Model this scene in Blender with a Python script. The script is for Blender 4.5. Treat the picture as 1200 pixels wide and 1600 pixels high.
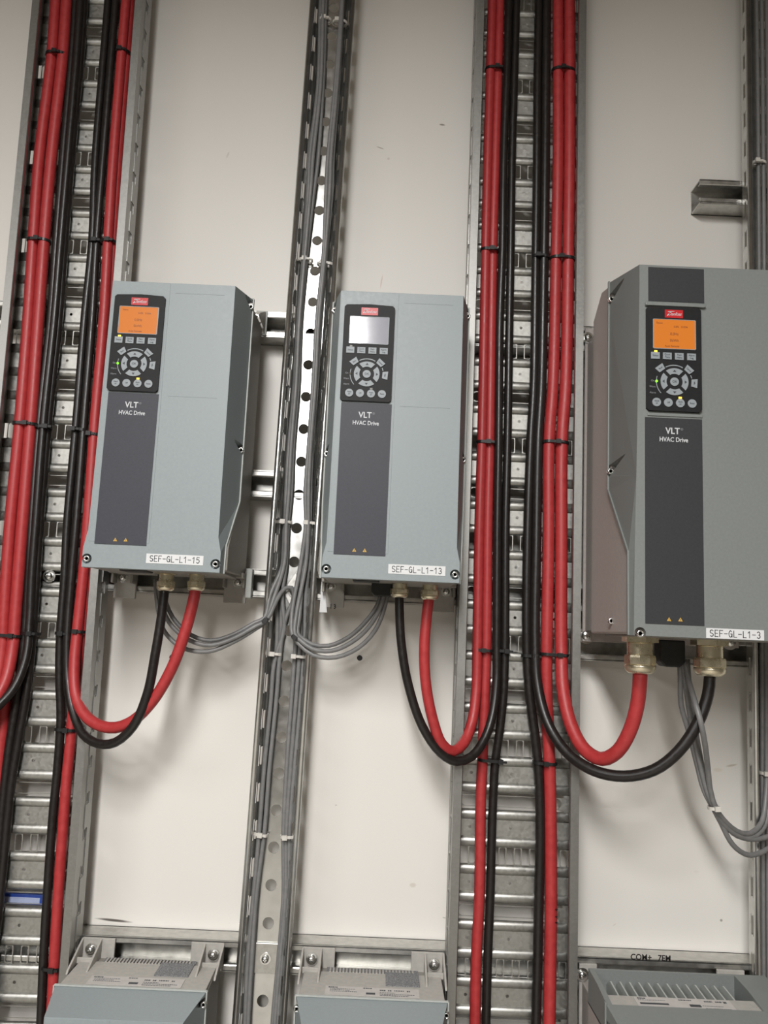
import bpy, bmesh, math, random
from math import sin, cos, pi, radians, sqrt
from mathutils import Vector, Matrix

random.seed(4)
S = bpy.context.scene
COL = S.collection
for o in list(bpy.data.objects):
    bpy.data.objects.remove(o)

# ------------------------------------------------------------------ camera
# units in the tables below are millimetres: x along the wall, d out from the wall, z up
cam_data = bpy.data.cameras.new('camera')
cam_data.sensor_fit = 'HORIZONTAL'
cam_data.sensor_width = 36.0
cam_data.lens = 1300 / 1200 * 36.0
cam_data.clip_start = 0.02
cam = bpy.data.objects.new('camera', cam_data)
COL.objects.link(cam)
_p, _r = radians(8.2), radians(2.5)
_F = Vector((0, cos(_p), sin(_p)))
_U0 = Vector((0, -sin(_p), cos(_p)))
_R0 = Vector((1, 0, 0))
_R = _R0 * cos(_r) + _U0 * sin(_r)
_U = -_R0 * sin(_r) + _U0 * cos(_r)
_m = Matrix((_R, _U, -_F)).transposed().to_4x4()
_m.translation = Vector((0, -1.30, 1.5))
cam.matrix_world = _m
S.camera = cam

# ------------------------------------------------------------------ light
world = bpy.data.worlds.new('world')
S.world = world
world.use_nodes = True
world.node_tree.nodes['Background'].inputs[0].default_value = (0.50, 0.435, 0.35, 1)
world.node_tree.nodes['Background'].inputs[1].default_value = 0.2
S.view_settings.view_transform = 'Standard'
S.view_settings.look = 'None'
S.view_settings.gamma = 1
S.view_settings.use_curve_mapping = False
S.view_settings.exposure = 0.0


def batten(name, x, y, z, w, l, power, col=(1.0, 0.985, 0.965)):
    ld = bpy.data.lights.new(name, 'AREA')
    ld.shape = 'RECTANGLE'
    ld.size = w
    ld.size_y = l
    ld.energy = power
    ld.color = col
    lo = bpy.data.objects.new(name, ld)
    COL.objects.link(lo)
    lo.location = (x, y, z)
    return lo


for yy in (-2.1, -3.6, -5.1):
    batten('ceiling_lamp', -0.29, yy, 2.72, 0.32, 1.25, 72)
for yy in (-2.6, -4.2):
    batten('ceiling_lamp', -2.1, yy, 2.72, 0.34, 1.25, 31)


# ------------------------------------------------------------------ materials
def lin(c):
    c = c / 255.0
    return c / 12.92 if c <= 0.04045 else ((c + 0.055) / 1.055) ** 2.4


def rgb(r, g, b):
    return (lin(r), lin(g), lin(b), 1)


def new_mat(name):
    m = bpy.data.materials.new(name)
    m.use_nodes = True
    nt = m.node_tree
    return m, nt, nt.nodes['Principled BSDF']


def noise_mat(name, ca, cb, scale, rough, rough2=None, metal=0.0, bump=0.0, detail=3, spec=0.5, tex='NOISE', stretch=(1, 1, 1), coat=0.0):
    m, nt, b = new_mat(name)
    tc = nt.nodes.new('ShaderNodeTexCoord')
    mp = nt.nodes.new('ShaderNodeMapping')
    mp.inputs['Scale'].default_value = stretch
    nt.links.new(tc.outputs['Object'], mp.inputs['Vector'])
    if tex == 'NOISE':
        n = nt.nodes.new('ShaderNodeTexNoise')
        n.inputs['Detail'].default_value = detail
        out = n.outputs[0]
    else:
        n = nt.nodes.new('ShaderNodeTexVoronoi')
        out = n.outputs['Color']
    n.inputs['Scale'].default_value = scale
    nt.links.new(mp.outputs[0], n.inputs['Vector'])
    ramp = nt.nodes.new('ShaderNodeMapRange')
    ramp.inputs[1].default_value = 0.3 if tex == 'NOISE' else 0.0
    ramp.inputs[2].default_value = 0.7 if tex == 'NOISE' else 1.0
    nt.links.new(out, ramp.inputs[0])
    mix = nt.nodes.new('ShaderNodeMix')
    mix.data_type = 'RGBA'
    mix.inputs[6].default_value = ca
    mix.inputs[7].default_value = cb
    nt.links.new(ramp.outputs[0], mix.inputs[0])
    nt.links.new(mix.outputs[2], b.inputs['Base Color'])
    b.inputs['Metallic'].default_value = metal
    b.inputs['Specular IOR Level'].default_value = spec
    b.inputs['Coat Weight'].default_value = coat
    if rough2 is None:
        b.inputs['Roughness'].default_value = rough
    else:
        r2 = nt.nodes.new('ShaderNodeMapRange')
        r2.inputs[3].default_value = rough
        r2.inputs[4].default_value = rough2
        nt.links.new(ramp.outputs[0], r2.inputs[0])
        nt.links.new(r2.outputs[0], b.inputs['Roughness'])
    if bump:
        bp = nt.nodes.new('ShaderNodeBump')
        bp.inputs['Strength'].default_value = bump
        bp.inputs['Distance'].default_value = 0.0006
        nt.links.new(out, bp.inputs['Height'])
        nt.links.new(bp.outputs[0], b.inputs['Normal'])
    return m


def emit_mat(name, col, strength, base=None):
    m, nt, b = new_mat(name)
    b.inputs['Base Color'].default_value = base or col
    b.inputs['Emission Color'].default_value = col
    b.inputs['Emission Strength'].default_value = strength
    b.inputs['Roughness'].default_value = 0.25
    return m


M = {}
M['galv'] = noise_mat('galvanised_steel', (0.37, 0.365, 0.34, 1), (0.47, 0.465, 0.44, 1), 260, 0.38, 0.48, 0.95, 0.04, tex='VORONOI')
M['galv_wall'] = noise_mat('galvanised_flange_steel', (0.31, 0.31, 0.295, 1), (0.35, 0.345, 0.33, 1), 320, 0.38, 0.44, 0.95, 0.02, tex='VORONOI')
M['shiny'] = noise_mat('bright_zinc_steel', (0.52, 0.52, 0.50, 1), (0.66, 0.66, 0.64, 1), 60, 0.20, 0.27, 0.95, 0.015)
M['strut'] = noise_mat('strut_steel', (0.46, 0.455, 0.43, 1), (0.62, 0.61, 0.58, 1), 90, 0.28, 0.42, 0.92, 0.06)
M['chrome'] = noise_mat('plated_bolt_steel', (0.66, 0.66, 0.64, 1), (0.8, 0.8, 0.78, 1), 200, 0.18, 0.28, 1.0)
M['brass'] = noise_mat('nickel_brass', (0.80, 0.72, 0.53, 1), (0.88, 0.81, 0.62, 1), 120, 0.24, 0.36, 0.9)
M['cover'] = noise_mat('grey_drive_paint', rgb(133, 142, 144), rgb(138, 147, 149), 300, 0.42, 0.50, 0.0, 0.05)
M['cover_b'] = noise_mat('darker_drive_paint', rgb(117, 121, 119), rgb(122, 126, 124), 300, 0.42, 0.50, 0.0, 0.05)  # darker copy of the small drives' cover paint, for the large drives
M['ledge'] = noise_mat('light_grey_plastic', rgb(164, 168, 164), rgb(172, 175, 171), 200, 0.5)
M['cast'] = noise_mat('cast_aluminium', rgb(130, 127, 120), rgb(143, 139, 132), 260, 0.5, 0.6, 0.1, 0.2)
M['cast_brown'] = noise_mat('taupe_cast_aluminium', rgb(160, 152, 147), rgb(170, 162, 157), 200, 0.48, 0.58, 0.0, 0.1, spec=0.35)
M['top'] = noise_mat('warm_grey_plastic', rgb(160, 157, 151), rgb(170, 166, 160), 150, 0.55)
M['patch'] = noise_mat('speckled_foam', rgb(70, 72, 76), rgb(150, 150, 150), 900, 0.9, None, 0, 0.6)
M['plate'] = noise_mat('charcoal_label', rgb(58, 59, 66), rgb(62, 63, 70), 400, 0.5, spec=0.3)
M['plate_b'] = noise_mat('black_grey_label', rgb(49, 50, 52), rgb(53, 54, 56), 400, 0.55, spec=0.3)
M['bezel'] = noise_mat('black_plastic', rgb(34, 34, 35), rgb(38, 38, 39), 200, 0.5, spec=0.15)
M['key'] = noise_mat('grey_key', rgb(136, 143, 147), rgb(143, 149, 153), 200, 0.5)
M['ink'] = noise_mat('dark_ink', rgb(52, 55, 60), rgb(60, 62, 66), 100, 0.6)
M['inkm'] = noise_mat('marker_ink', rgb(24, 20, 20), rgb(34, 28, 28), 100, 0.6)
M['white_ink'] = noise_mat('white_ink', rgb(190, 192, 195), rgb(198, 200, 202), 100, 0.5)
M['grey_ink'] = noise_mat('grey_ink', rgb(130, 132, 136), rgb(136, 138, 142), 100, 0.5)
M['yellow'] = noise_mat('warning_yellow', rgb(190, 150, 62), rgb(200, 160, 70), 100, 0.5)
M['logo'] = noise_mat('red_badge', rgb(182, 26, 32), rgb(190, 30, 36), 100, 0.4)
M['sticker'] = noise_mat('white_sticker', rgb(208, 209, 209), rgb(214, 214, 214), 100, 0.5)
M['rating'] = noise_mat('silver_rating_label', rgb(176, 172, 168), rgb(186, 182, 178), 100, 0.45)
M['red'] = noise_mat('red_cable_jacket', rgb(160, 44, 46), rgb(172, 52, 53), 120, 0.40, 0.52, 0, 0.12)
M['red_tray'] = M['red']
M['black'] = noise_mat('black_cable_jacket', rgb(25, 22, 20), rgb(32, 28, 27), 160, 0.30, 0.42, 0, 0.12)
M['grey_cable'] = noise_mat('grey_cable_jacket', rgb(112, 112, 112), rgb(124, 123, 122), 120, 0.42)
M['tie'] = noise_mat('black_nylon', rgb(22, 22, 22), rgb(30, 30, 30), 100, 0.4)
M['tie_w'] = noise_mat('natural_nylon', rgb(196, 192, 184), rgb(206, 202, 195), 100, 0.45)
M['rubber'] = noise_mat('black_rubber', rgb(26, 26, 26), rgb(34, 33, 32), 200, 0.55)
M['dark'] = noise_mat('dark_cavity', rgb(40, 40, 40), rgb(48, 47, 46), 80, 0.7)
M['blue'] = noise_mat('blue_plastic', rgb(30, 60, 140), rgb(40, 72, 155), 80, 0.4)
M['lilac'] = noise_mat('pale_blue_plastic', rgb(150, 160, 190), rgb(160, 170, 198), 80, 0.4)
M['screen_on'] = emit_mat('orange_backlit_screen', rgb(236, 132, 40), 0.62, rgb(120, 70, 30))
M['screen_off'] = noise_mat('unlit_screen', rgb(150, 150, 160), rgb(156, 156, 166), 60, 0.08, None, 0.0, 0, coat=1.0, spec=1.0)
M['screen_off'].node_tree.nodes['Principled BSDF'].inputs['Coat Roughness'].default_value = 0.04
M['screen_on'].node_tree.nodes['Principled BSDF'].inputs['Coat Weight'].default_value = 0.6
M['screen_ink'] = noise_mat('screen_segment', rgb(120, 62, 28), rgb(128, 68, 30), 60, 0.3)
M['led_amber'] = emit_mat('amber_led', rgb(255, 196, 60), 2.2)
M['led_green'] = emit_mat('green_led', rgb(120, 255, 40), 1.8)
M['led_off'] = noise_mat('unlit_led', rgb(92, 88, 80), rgb(98, 94, 86), 60, 0.4)
M['floor'] = noise_mat('concrete_floor', rgb(150, 146, 138), rgb(168, 163, 155), 5, 0.6)
M['ceiling'] = noise_mat('ceiling_paint', rgb(128, 118, 104), rgb(136, 126, 112), 5, 0.8)


def wall_material():
    m, nt, b = new_mat('cream_wall_panel')
    tc = nt.nodes.new('ShaderNodeTexCoord')
    n = nt.nodes.new('ShaderNodeTexNoise')
    n.inputs['Scale'].default_value = 2.4
    n.inputs['Detail'].default_value = 6
    nt.links.new(tc.outputs['Object'], n.inputs['Vector'])
    mix = nt.nodes.new('ShaderNodeMix')
    mix.data_type = 'RGBA'
    mix.inputs[6].default_value = rgb(216, 212, 206)
    mix.inputs[7].default_value = rgb(223, 220, 214)
    nt.links.new(n.outputs[0], mix.inputs[0])
    cur = mix.outputs[2]
    # scuffs and pencil marks that sit on the board: (x, z, half width, half height, tilt, strength, colour)
    for (x, z, hw, hh, an, st, col) in MARKS:
        mp = nt.nodes.new('ShaderNodeMapping')
        mp.vector_type = 'TEXTURE'
        mp.inputs['Location'].default_value = (x / 1000, 0, z / 1000)
        mp.inputs['Rotation'].default_value = (0, an, 0)
        mp.inputs['Scale'].default_value = (hw / 1000, 1, hh / 1000)
        nt.links.new(tc.outputs['Object'], mp.inputs['Vector'])
        ln = nt.nodes.new('ShaderNodeVectorMath')
        ln.operation = 'LENGTH'
        nt.links.new(mp.outputs[0], ln.inputs[0])
        mr = nt.nodes.new('ShaderNodeMapRange')
        mr.inputs[1].default_value = 0.5
        mr.inputs[2].default_value = 1.0
        mr.inputs[3].default_value = st
        mr.inputs[4].default_value = 0.0
        nt.links.new(ln.outputs['Value'], mr.inputs[0])
        mx = nt.nodes.new('ShaderNodeMix')
        mx.data_type = 'RGBA'
        nt.links.new(mr.outputs[0], mx.inputs[0])
        nt.links.new(cur, mx.inputs[6])
        mx.inputs[7].default_value = col
        cur = mx.outputs[2]
    nt.links.new(cur, b.inputs['Base Color'])
    b.inputs['Roughness'].default_value = 0.45
    b.inputs['Specular IOR Level'].default_value = 0.4
    return m


MARKS = []
for (pt, hw, hh, an, st, c) in [
        ((69.9, 2353.3), 6, 2.0, 0.1, 0.75, rgb(105, 92, 82)),
        ((-33.2, 2306.3), 8, 1.2, 0.3, 0.7, rgb(140, 125, 110)),
        ((-18.4, 2287.3), 3, 3, 0, 0.35, rgb(170, 150, 135)),
        ((-20.7, 2069.5), 1.4, 14, 0.12, 0.45, rgb(190, 140, 130)),
        ((66.8, 1130.6), 6, 4, 0, 0.35, rgb(170, 150, 130)),
        ((-288.4, 2281.5), 2, 8, 0.3, 0.3, rgb(160, 150, 140)),
        ((114.8, 1086.9), 3, 1.2, 0.2, 0.5, rgb(120, 115, 110)),
        ((524.3, 1100.2), 2.5, 2.5, 0, 0.7, rgb(110, 105, 100)),
        ((543.1, 1322.7), 10, 2, -0.2, 0.5, rgb(150, 130, 105)),
        ((522.6, 1315.3), 9, 4, 0, 0.25, rgb(190, 165, 130)),
        ((-52.8, 1239.8), 2, 1, 0, 0.5, rgb(140, 130, 120)),
        ((366.3, 1087.4), 4, 1, -0.6, 0.25, rgb(150, 130, 110)),
        ((-370.9, 1063.3), 30, 2.4, 0.06, 0.9, rgb(60, 50, 44)),
        ((488.1, 1167.1), 5, 3, 0, 0.15, rgb(190, 170, 150))]:
    MARKS.append((pt[0], pt[1], hw, hh, an, st, c))
M['wall'] = wall_material()


# ------------------------------------------------------------------ mesh helpers
class MB:
    """collects geometry in millimetres (x, d, z) with one material slot per name"""

    def __init__(self):
        self.v, self.f, self.mi, self.sm, self.names = [], [], [], [], []

    def mat(self, name):
        if name not in self.names:
            self.names.append(name)
        return self.names.index(name)

    def add(self, vs, fs, m, smooth=False):
        k = len(self.v)
        self.v += [tuple(p) for p in vs]
        i = self.mat(m)
        for f in fs:
            self.f.append(tuple(k + j for j in f))
            self.mi.append(i)
            self.sm.append(smooth)

    def box(self, x0, x1, d0, d1, z0, z1, m):
        vs = [(x, d, z) for x in (x0, x1) for d in (d0, d1) for z in (z0, z1)]
        self.add(vs, [(0, 1, 3, 2), (4, 6, 7, 5), (0, 4, 5, 1), (2, 3, 7, 6), (0, 2, 6, 4), (1, 5, 7, 3)], m)

    def loft(self, rings, m, smooth=False, caps=True, closed=True):
        n = len(rings[0])
        vs = [p for r in rings for p in r]
        fs = []
        for a in range(len(rings) - 1):
            for i in range(n if closed else n - 1):
                j = (i + 1) % n
                fs.append((a * n + i, a * n + j, (a + 1) * n + j, (a + 1) * n + i))
        self.add(vs, fs, m, smooth)
        if caps:
            self.add(rings[0], [tuple(range(n))], m)
            self.add(rings[-1], [tuple(range(n))], m)

    def prism_x(self, poly, x0, x1, m):          # poly of (d, z)
        self.loft([[(x0, d, z) for d, z in poly], [(x1, d, z) for d, z in poly]], m)

    def prism_d(self, poly, d0, d1, m):          # poly of (x, z)
        self.loft([[(x, d0, z) for x, z in poly], [(x, d1, z) for x, z in poly]], m)

    def prism_z(self, poly, z0, z1, m):          # poly of (x, d)
        self.loft([[(x, d, z0) for x, d in poly], [(x, d, z1) for x, d in poly]], m)

    def lathe(self, c, axis, prof, m, seg=24, smooth=True, rot=0.0):
        rings = []
        for r, t in prof:
            ring = []
            for i in range(seg):
                a = 2 * pi * i / seg + rot
                u, w = r * cos(a), r * sin(a)
                if axis == 'd':
                    ring.append((c[0] + u, c[1] + t, c[2] + w))
                elif axis == 'z':
                    ring.append((c[0] + u, c[1] + w, c[2] + t))
                else:
                    ring.append((c[0] + t, c[1] + u, c[2] + w))
            rings.append(ring)
        self.loft(rings, m, smooth)

    def tube(self, pts, r, m, seg=12, caps=True):
        P = [Vector(p) for p in pts]
        n = len(P)
        rings = []
        ref = Vector((0, 1, 0))
        for i in range(n):
            t = (P[min(i + 1, n - 1)] - P[max(i - 1, 0)]).normalized()
            a = ref - t * ref.dot(t)
            if a.length < 1e-4:
                a = Vector((1, 0, 0)) - t * t.x
            a.normalize()
            b = t.cross(a)
            ref = a
            rr = r[i] if isinstance(r, (list, tuple)) else r
            rings.append([tuple(P[i] + a * (rr * cos(2 * pi * k / seg)) + b * (rr * sin(2 * pi * k / seg))) for k in range(seg)])
        self.loft(rings, m, True, caps)

    def sweep(self, pts, w, h, m, up=(0, 1, 0)):
        """rectangular section along a path: w across, h along `up`"""
        P = [Vector(p) for p in pts]
        n = len(P)
        U = Vector(up)
        rings = []
        for i in range(n):
            t = (P[min(i + 1, n - 1)] - P[max(i - 1, 0)]).normalized()
            s = t.cross(U).normalized()
            rings.append([tuple(P[i] + s * (a * w / 2) + U * (b * h / 2)) for a, b in ((-1, -1), (1, -1), (1, 1), (-1, 1))])
        self.loft(rings, m)

    def text(self, s, size, c, m, sx=1.0, bold=0.0, shear=0.0, ang=0.0, d=0.25, align='CENTER', spacing=1.0):
        """flat raised lettering on a front face; c = (x, d of the face, z of the middle)"""
        cu = bpy.data.curves.new('t', 'FONT')
        cu.body = s
        cu.size = size
        cu.align_x = align
        cu.align_y = 'CENTER'
        cu.offset = bold
        cu.shear = shear
        cu.space_character = spacing
        cu.extrude = d / 2
        cu.resolution_u = 3
        ob = bpy.data.objects.new('t', cu)
        COL.objects.link(ob)
        dg = bpy.context.evaluated_depsgraph_get()
        me = ob.evaluated_get(dg).to_mesh()
        ca, sa = cos(ang), sin(ang)
        vs = []
        for v in me.vertices:
            x, y, z = v.co
            x *= sx
            vs.append((c[0] + x * ca - y * sa, c[1] + z + d / 2, c[2] + x * sa + y * ca))
        fs = [tuple(p.vertices) for p in me.polygons]
        ob.evaluated_get(dg).to_mesh_clear()
        bpy.data.objects.remove(ob)
        bpy.data.curves.remove(cu)
        self.add(vs, fs, m)

    def strokes(self, s, h, c, m, pitch, w=.9, sx=1.0):
        """single-line monospaced capitals on a front face"""
        A = lambda cx, cy, rx, ry, a0, a1, n=7: [(cx + rx * cos(radians(a0 + (a1 - a0) * i / n)), cy + ry * sin(radians(a0 + (a1 - a0) * i / n))) for i in range(n + 1)]
        G = {
            'S': [A(0, .25, .5, .25, 30, 270) + A(0, -.25, .5, .25, 90, -150)[1:]],
            'E': [[(.5, .5), (-.45, .5), (-.45, -.5), (.5, -.5)], [(-.45, .02), (.35, .02)]],
            'F': [[(.5, .5), (-.45, .5), (-.45, -.5)], [(-.45, .02), (.35, .02)]],
            'G': [A(0, 0, .5, .5, 45, 360, 12) + [(.05, 0)], [(.5, 0), (.5, -.5)]],
            'L': [[(-.42, .5), (-.42, -.5), (.5, -.5)]],
            '-': [[(-.46, 0), (.46, 0)]],
            '1': [[(-.38, .26), (.08, .5), (.08, -.5)]],
            '5': [[(.42, .5), (-.36, .5), (-.42, .08)] + A(0, -.17, .48, .33, 130, -150, 9)],
            '3': [A(-.02, .24, .42, .26, 150, -80) + A(-.02, -.24, .48, .27, 80, -150)[0:]],
        }
        n = len(s)
        for i, ch in enumerate(s):
            cx = c[0] + (i - (n - 1) / 2) * pitch
            for line in G.get(ch, []):
                P = [(cx + a * h * .5 * sx, c[2] + b * h) for a, b in line]
                for (x0, z0), (x1, z1) in zip(P, P[1:]):
                    L = sqrt((x1 - x0) ** 2 + (z1 - z0) ** 2)
                    if L < 1e-6:
                        continue
                    ux, uz = (x1 - x0) / L, (z1 - z0) / L
                    e = w * .4
                    a0, b0, a1, b1 = x0 - ux * e, z0 - uz * e, x1 + ux * e, z1 + uz * e
                    nx, nz = -uz * w / 2, ux * w / 2
                    self.prism_d([(a0 + nx, b0 + nz), (a1 + nx, b1 + nz), (a1 - nx, b1 - nz), (a0 - nx, b0 - nz)], c[1], c[1] + .2, m)

    def build(self, name, parent=None, origin=(0, 0, 0), bevel=0, solid=0, label=None, weld=False, cutters=None, autosmooth=True):
        me = bpy.data.meshes.new(name)
        ox, od, oz = origin
        me.from_pydata([((x - ox) / 1000, -(d - od) / 1000, (z - oz) / 1000) for x, d, z in self.v], [], self.f)
        for i, p in enumerate(me.polygons):
            p.material_index = self.mi[i]
            p.use_smooth = self.sm[i]
        for nm in self.names:
            me.materials.append(M[nm])
        bm = bmesh.new()
        bm.from_mesh(me)
        bmesh.ops.remove_doubles(bm, verts=bm.verts, dist=1e-6)
        bmesh.ops.recalc_face_normals(bm, faces=bm.faces)
        bm.to_mesh(me)
        bm.free()
        ob = bpy.data.objects.new(name, me)
        COL.objects.link(ob)
        if parent is not None:
            ob.parent = parent
        else:
            ob.location = (ox / 1000, -od / 1000, oz / 1000)
        if cutters is not None:
            cob = cutters.build('cutter')
            md = ob.modifiers.new('b', 'BOOLEAN')
            md.operation = 'DIFFERENCE'
            md.solver = 'EXACT'
            md.object = cob
            dg = bpy.context.evaluated_depsgraph_get()
            nm_ = bpy.data.meshes.new_from_object(ob.evaluated_get(dg))
            ob.modifiers.clear()
            ob.data = nm_
            bpy.data.objects.remove(cob)
        if bevel:
            md = ob.modifiers.new('bevel', 'BEVEL')
            md.width = bevel / 1000
            md.segments = 2
            md.limit_method = 'ANGLE'
            md.angle_limit = radians(35)
            md.harden_normals = False
        if solid:
            md = ob.modifiers.new('solid', 'SOLIDIFY')
            md.thickness = solid / 1000
            md.offset = -1
        if label:
            ob['label'] = label
        return ob


def thing(name, label, cat, loc, group=None, tilt=0.0):
    o = bpy.data.objects.new(name, None)
    o.empty_display_size = 0.02
    COL.objects.link(o)
    o.location = (loc[0] / 1000, -loc[1] / 1000, loc[2] / 1000)
    o.rotation_euler = (0, tilt, 0)
    return tag(o, label, cat, group)


def tag(o, label, cat, group=None):
    o['label'] = label
    o['category'] = cat
    if group:
        o['group'] = group
    return o


def struct(o):
    o['kind'] = 'structure'
    return o


def spline(pts, step=9.0):
    """Catmull-Rom through the points, resampled"""
    P = [Vector(p) for p in pts]
    P = [P[0] * 2 - P[1]] + P + [P[-1] * 2 - P[-2]]
    out = []
    for i in range(1, len(P) - 2):
        a, b, c, e = P[i - 1], P[i], P[i + 1], P[i + 2]
        n = max(2, int((c - b).length / step))
        # centripetal knots
        t1 = (b - a).length ** 0.5
        t2 = t1 + (c - b).length ** 0.5
        t3 = t2 + (e - c).length ** 0.5
        for k in range(n):
            t = t1 + (t2 - t1) * k / n
            A1 = a * ((t1 - t) / t1) + b * (t / t1)
            A2 = b * ((t2 - t) / (t2 - t1)) + c * ((t - t1) / (t2 - t1))
            A3 = c * ((t3 - t) / (t3 - t2)) + e * ((t - t2) / (t3 - t2))
            B1 = A1 * ((t2 - t) / t2) + A2 * (t / t2)
            B2 = A2 * ((t3 - t) / (t3 - t1)) + A3 * ((t - t1) / (t3 - t1))
            out.append(B1 * ((t2 - t) / (t2 - t1)) + B2 * ((t - t1) / (t2 - t1)))
    out.append(P[-2])
    return [tuple(p) for p in out]


def stadium(cx, cy, w, h, n=4):
    """rounded slot outline of 4*n points, full corner radius limited by the short side"""
    r = min(w, h) / 2
    pts = []
    for q, (sx, sy) in enumerate(((1, 1), (-1, 1), (-1, -1), (1, -1))):
        for k in range(n):
            a = pi / 2 * q + pi / 2 * (k + 0.5) / n
            pts.append((cx + sx * (w / 2 - r) + r * cos(a), cy + sy * (h / 2 - r) + r * sin(a)))
    return pts


def hole_cell(mb, u0, u1, z0, z1, hole, fn, m):
    """flat cell with a hole: outer rectangle joined to the hole outline"""
    cx, cy = sum(p[0] for p in hole) / len(hole), sum(p[1] for p in hole) / len(hole)
    outer = []
    for (x, y) in hole:
        dx, dy = x - cx, y - cy
        ks = []
        if abs(dx) > 1e-9:
            ks.append(((u1 if dx > 0 else u0) - cx) / dx)
        if abs(dy) > 1e-9:
            ks.append(((z1 if dy > 0 else z0) - cy) / dy)
        k = min(ks)
        outer.append((cx + dx * k, cy + dy * k))
    n = len(hole)
    corners = [(u1, z1), (u0, z1), (u0, z0), (u1, z0)]
    vs = [fn(*p) for p in hole] + [fn(*p) for p in outer]
    fs = []
    extra = []
    for i in range(n):
        j = (i + 1) % n
        a, b = outer[i], outer[j]
        corner = None
        if abs(a[0] - b[0]) > 1e-6 and abs(a[1] - b[1]) > 1e-6:
            best = None
            for c in corners:
                on = (abs(c[0] - a[0]) < 1e-6 or abs(c[1] - a[1]) < 1e-6) and (abs(c[0] - b[0]) < 1e-6 or abs(c[1] - b[1]) < 1e-6)
                if on:
                    best = c
            corner = best
        if corner is None:
            fs.append((i, j, n + j, n + i))
        else:
            extra.append(fn(*corner))
            fs.append((i, j, n + j, 2 * n + len(extra) - 1, n + i))
    mb.add(vs + extra, fs, m)


def strip(mb, u0, u1, z0, z1, fn, m, holes=None):
    """vertical strip; holes = (pitch, phase, w, h) centred across the strip"""
    def quad(a, b):
        if b - a > 1e-3:
            mb.add([fn(u0, a), fn(u1, a), fn(u1, b), fn(u0, b)], [(0, 1, 2, 3)], m)
    if not holes:
        quad(z0, z1)
        return
    pitch, phase, w, h = holes
    k = math.ceil((z0 + h / 2 + 2 - phase) / pitch)
    cur = z0
    while True:
        zc = phase + k * pitch
        if zc + h / 2 + 2 > z1:
            break
        a, b = zc - h / 2 - 1.5, zc + h / 2 + 1.5
        quad(cur, a)
        hole_cell(mb, u0, u1, a, b, stadium((u0 + u1) / 2, zc, w, h), fn, m)
        cur = b
        k += 1
    quad(cur, z1)


# ------------------------------------------------------------------ room
mb = MB(); mb.box(-3200, 3200, -100, 0, 0, 2890, 'wall'); struct(mb.build('wall_front'))
mb = MB(); mb.box(-3200, 3200, -100, 6300, -100, 0, 'floor'); struct(mb.build('floor'))
mb = MB(); mb.box(-3200, 3200, -100, 6300, 2790, 2890, 'ceiling'); struct(mb.build('ceiling'))


# ------------------------------------------------------------------ horizontal strut rails
def strut_rail(x0, x1, z0, z1, label, slots=True, d1=41, miter=0.0):
    """slotted C-shaped strut, open to the front, with curled-in lips"""
    t = thing('strut_rail', label, 'rail', (x0, 0, z0), 'horizontal strut rails on the wall')
    o = (x0, 0, z0)
    mb = MB()
    mb.box(x0, x1, 0.5, 3, z0, z1, 'strut')
    mb.box(x0, x1, 0.5, d1, z0, z0 + 2.2, 'strut')
    mb.box(x0, x1, 0.5, d1, z1 - 2.2, z1, 'strut')
    mb.build('channel', t, o)
    for (a, b, s) in ((z1 - 9.5, z1, -1), (z0, z0 + 9.5, 1)):
        mb = MB()
        e = a if s < 0 else b
        poly = [(d1 - 2.2, a if s > 0 else b), (d1 - .8, a if s > 0 else b), (d1, (a if s > 0 else b) + s * 1.2), (d1, e - s * 1.5), (d1 - 1, e), (d1 - 8, e), (d1 - 8, e - s * 2), (d1 - 2.2, e - s * 2)]
        mb.prism_x(poly, x0 + (miter if s < 0 else 0), x1, 'strut')
        mb.build('lip', t, o)
    return t


strut_rail(-1300, 1300, 1952, 1993, 'upper horizontal strut rail level with the tops of the drives')
strut_rail(-420, 60, 1697, 1738, 'horizontal strut rail behind the middle of the leftmost drive, ending left of the middle drive')
strut_rail(-1300, 1300, 1544, 1586, 'horizontal strut rail level with the brass glands of the two smaller drives')
strut_rail(-1300, 1300, 1015, 1056, 'lowest horizontal strut rail just above the bottom row of drives')
strut_rail(490, 740, 2210, 2251, 'short cut strut stub sticking out left of the far right channel, high up')
strut_rail(290, 740, 1471, 1512, 'horizontal strut rail under the largest drive, behind its brass glands')


# ------------------------------------------------------------------ wide ribbed cable trays
UNIT = 37.85


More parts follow.
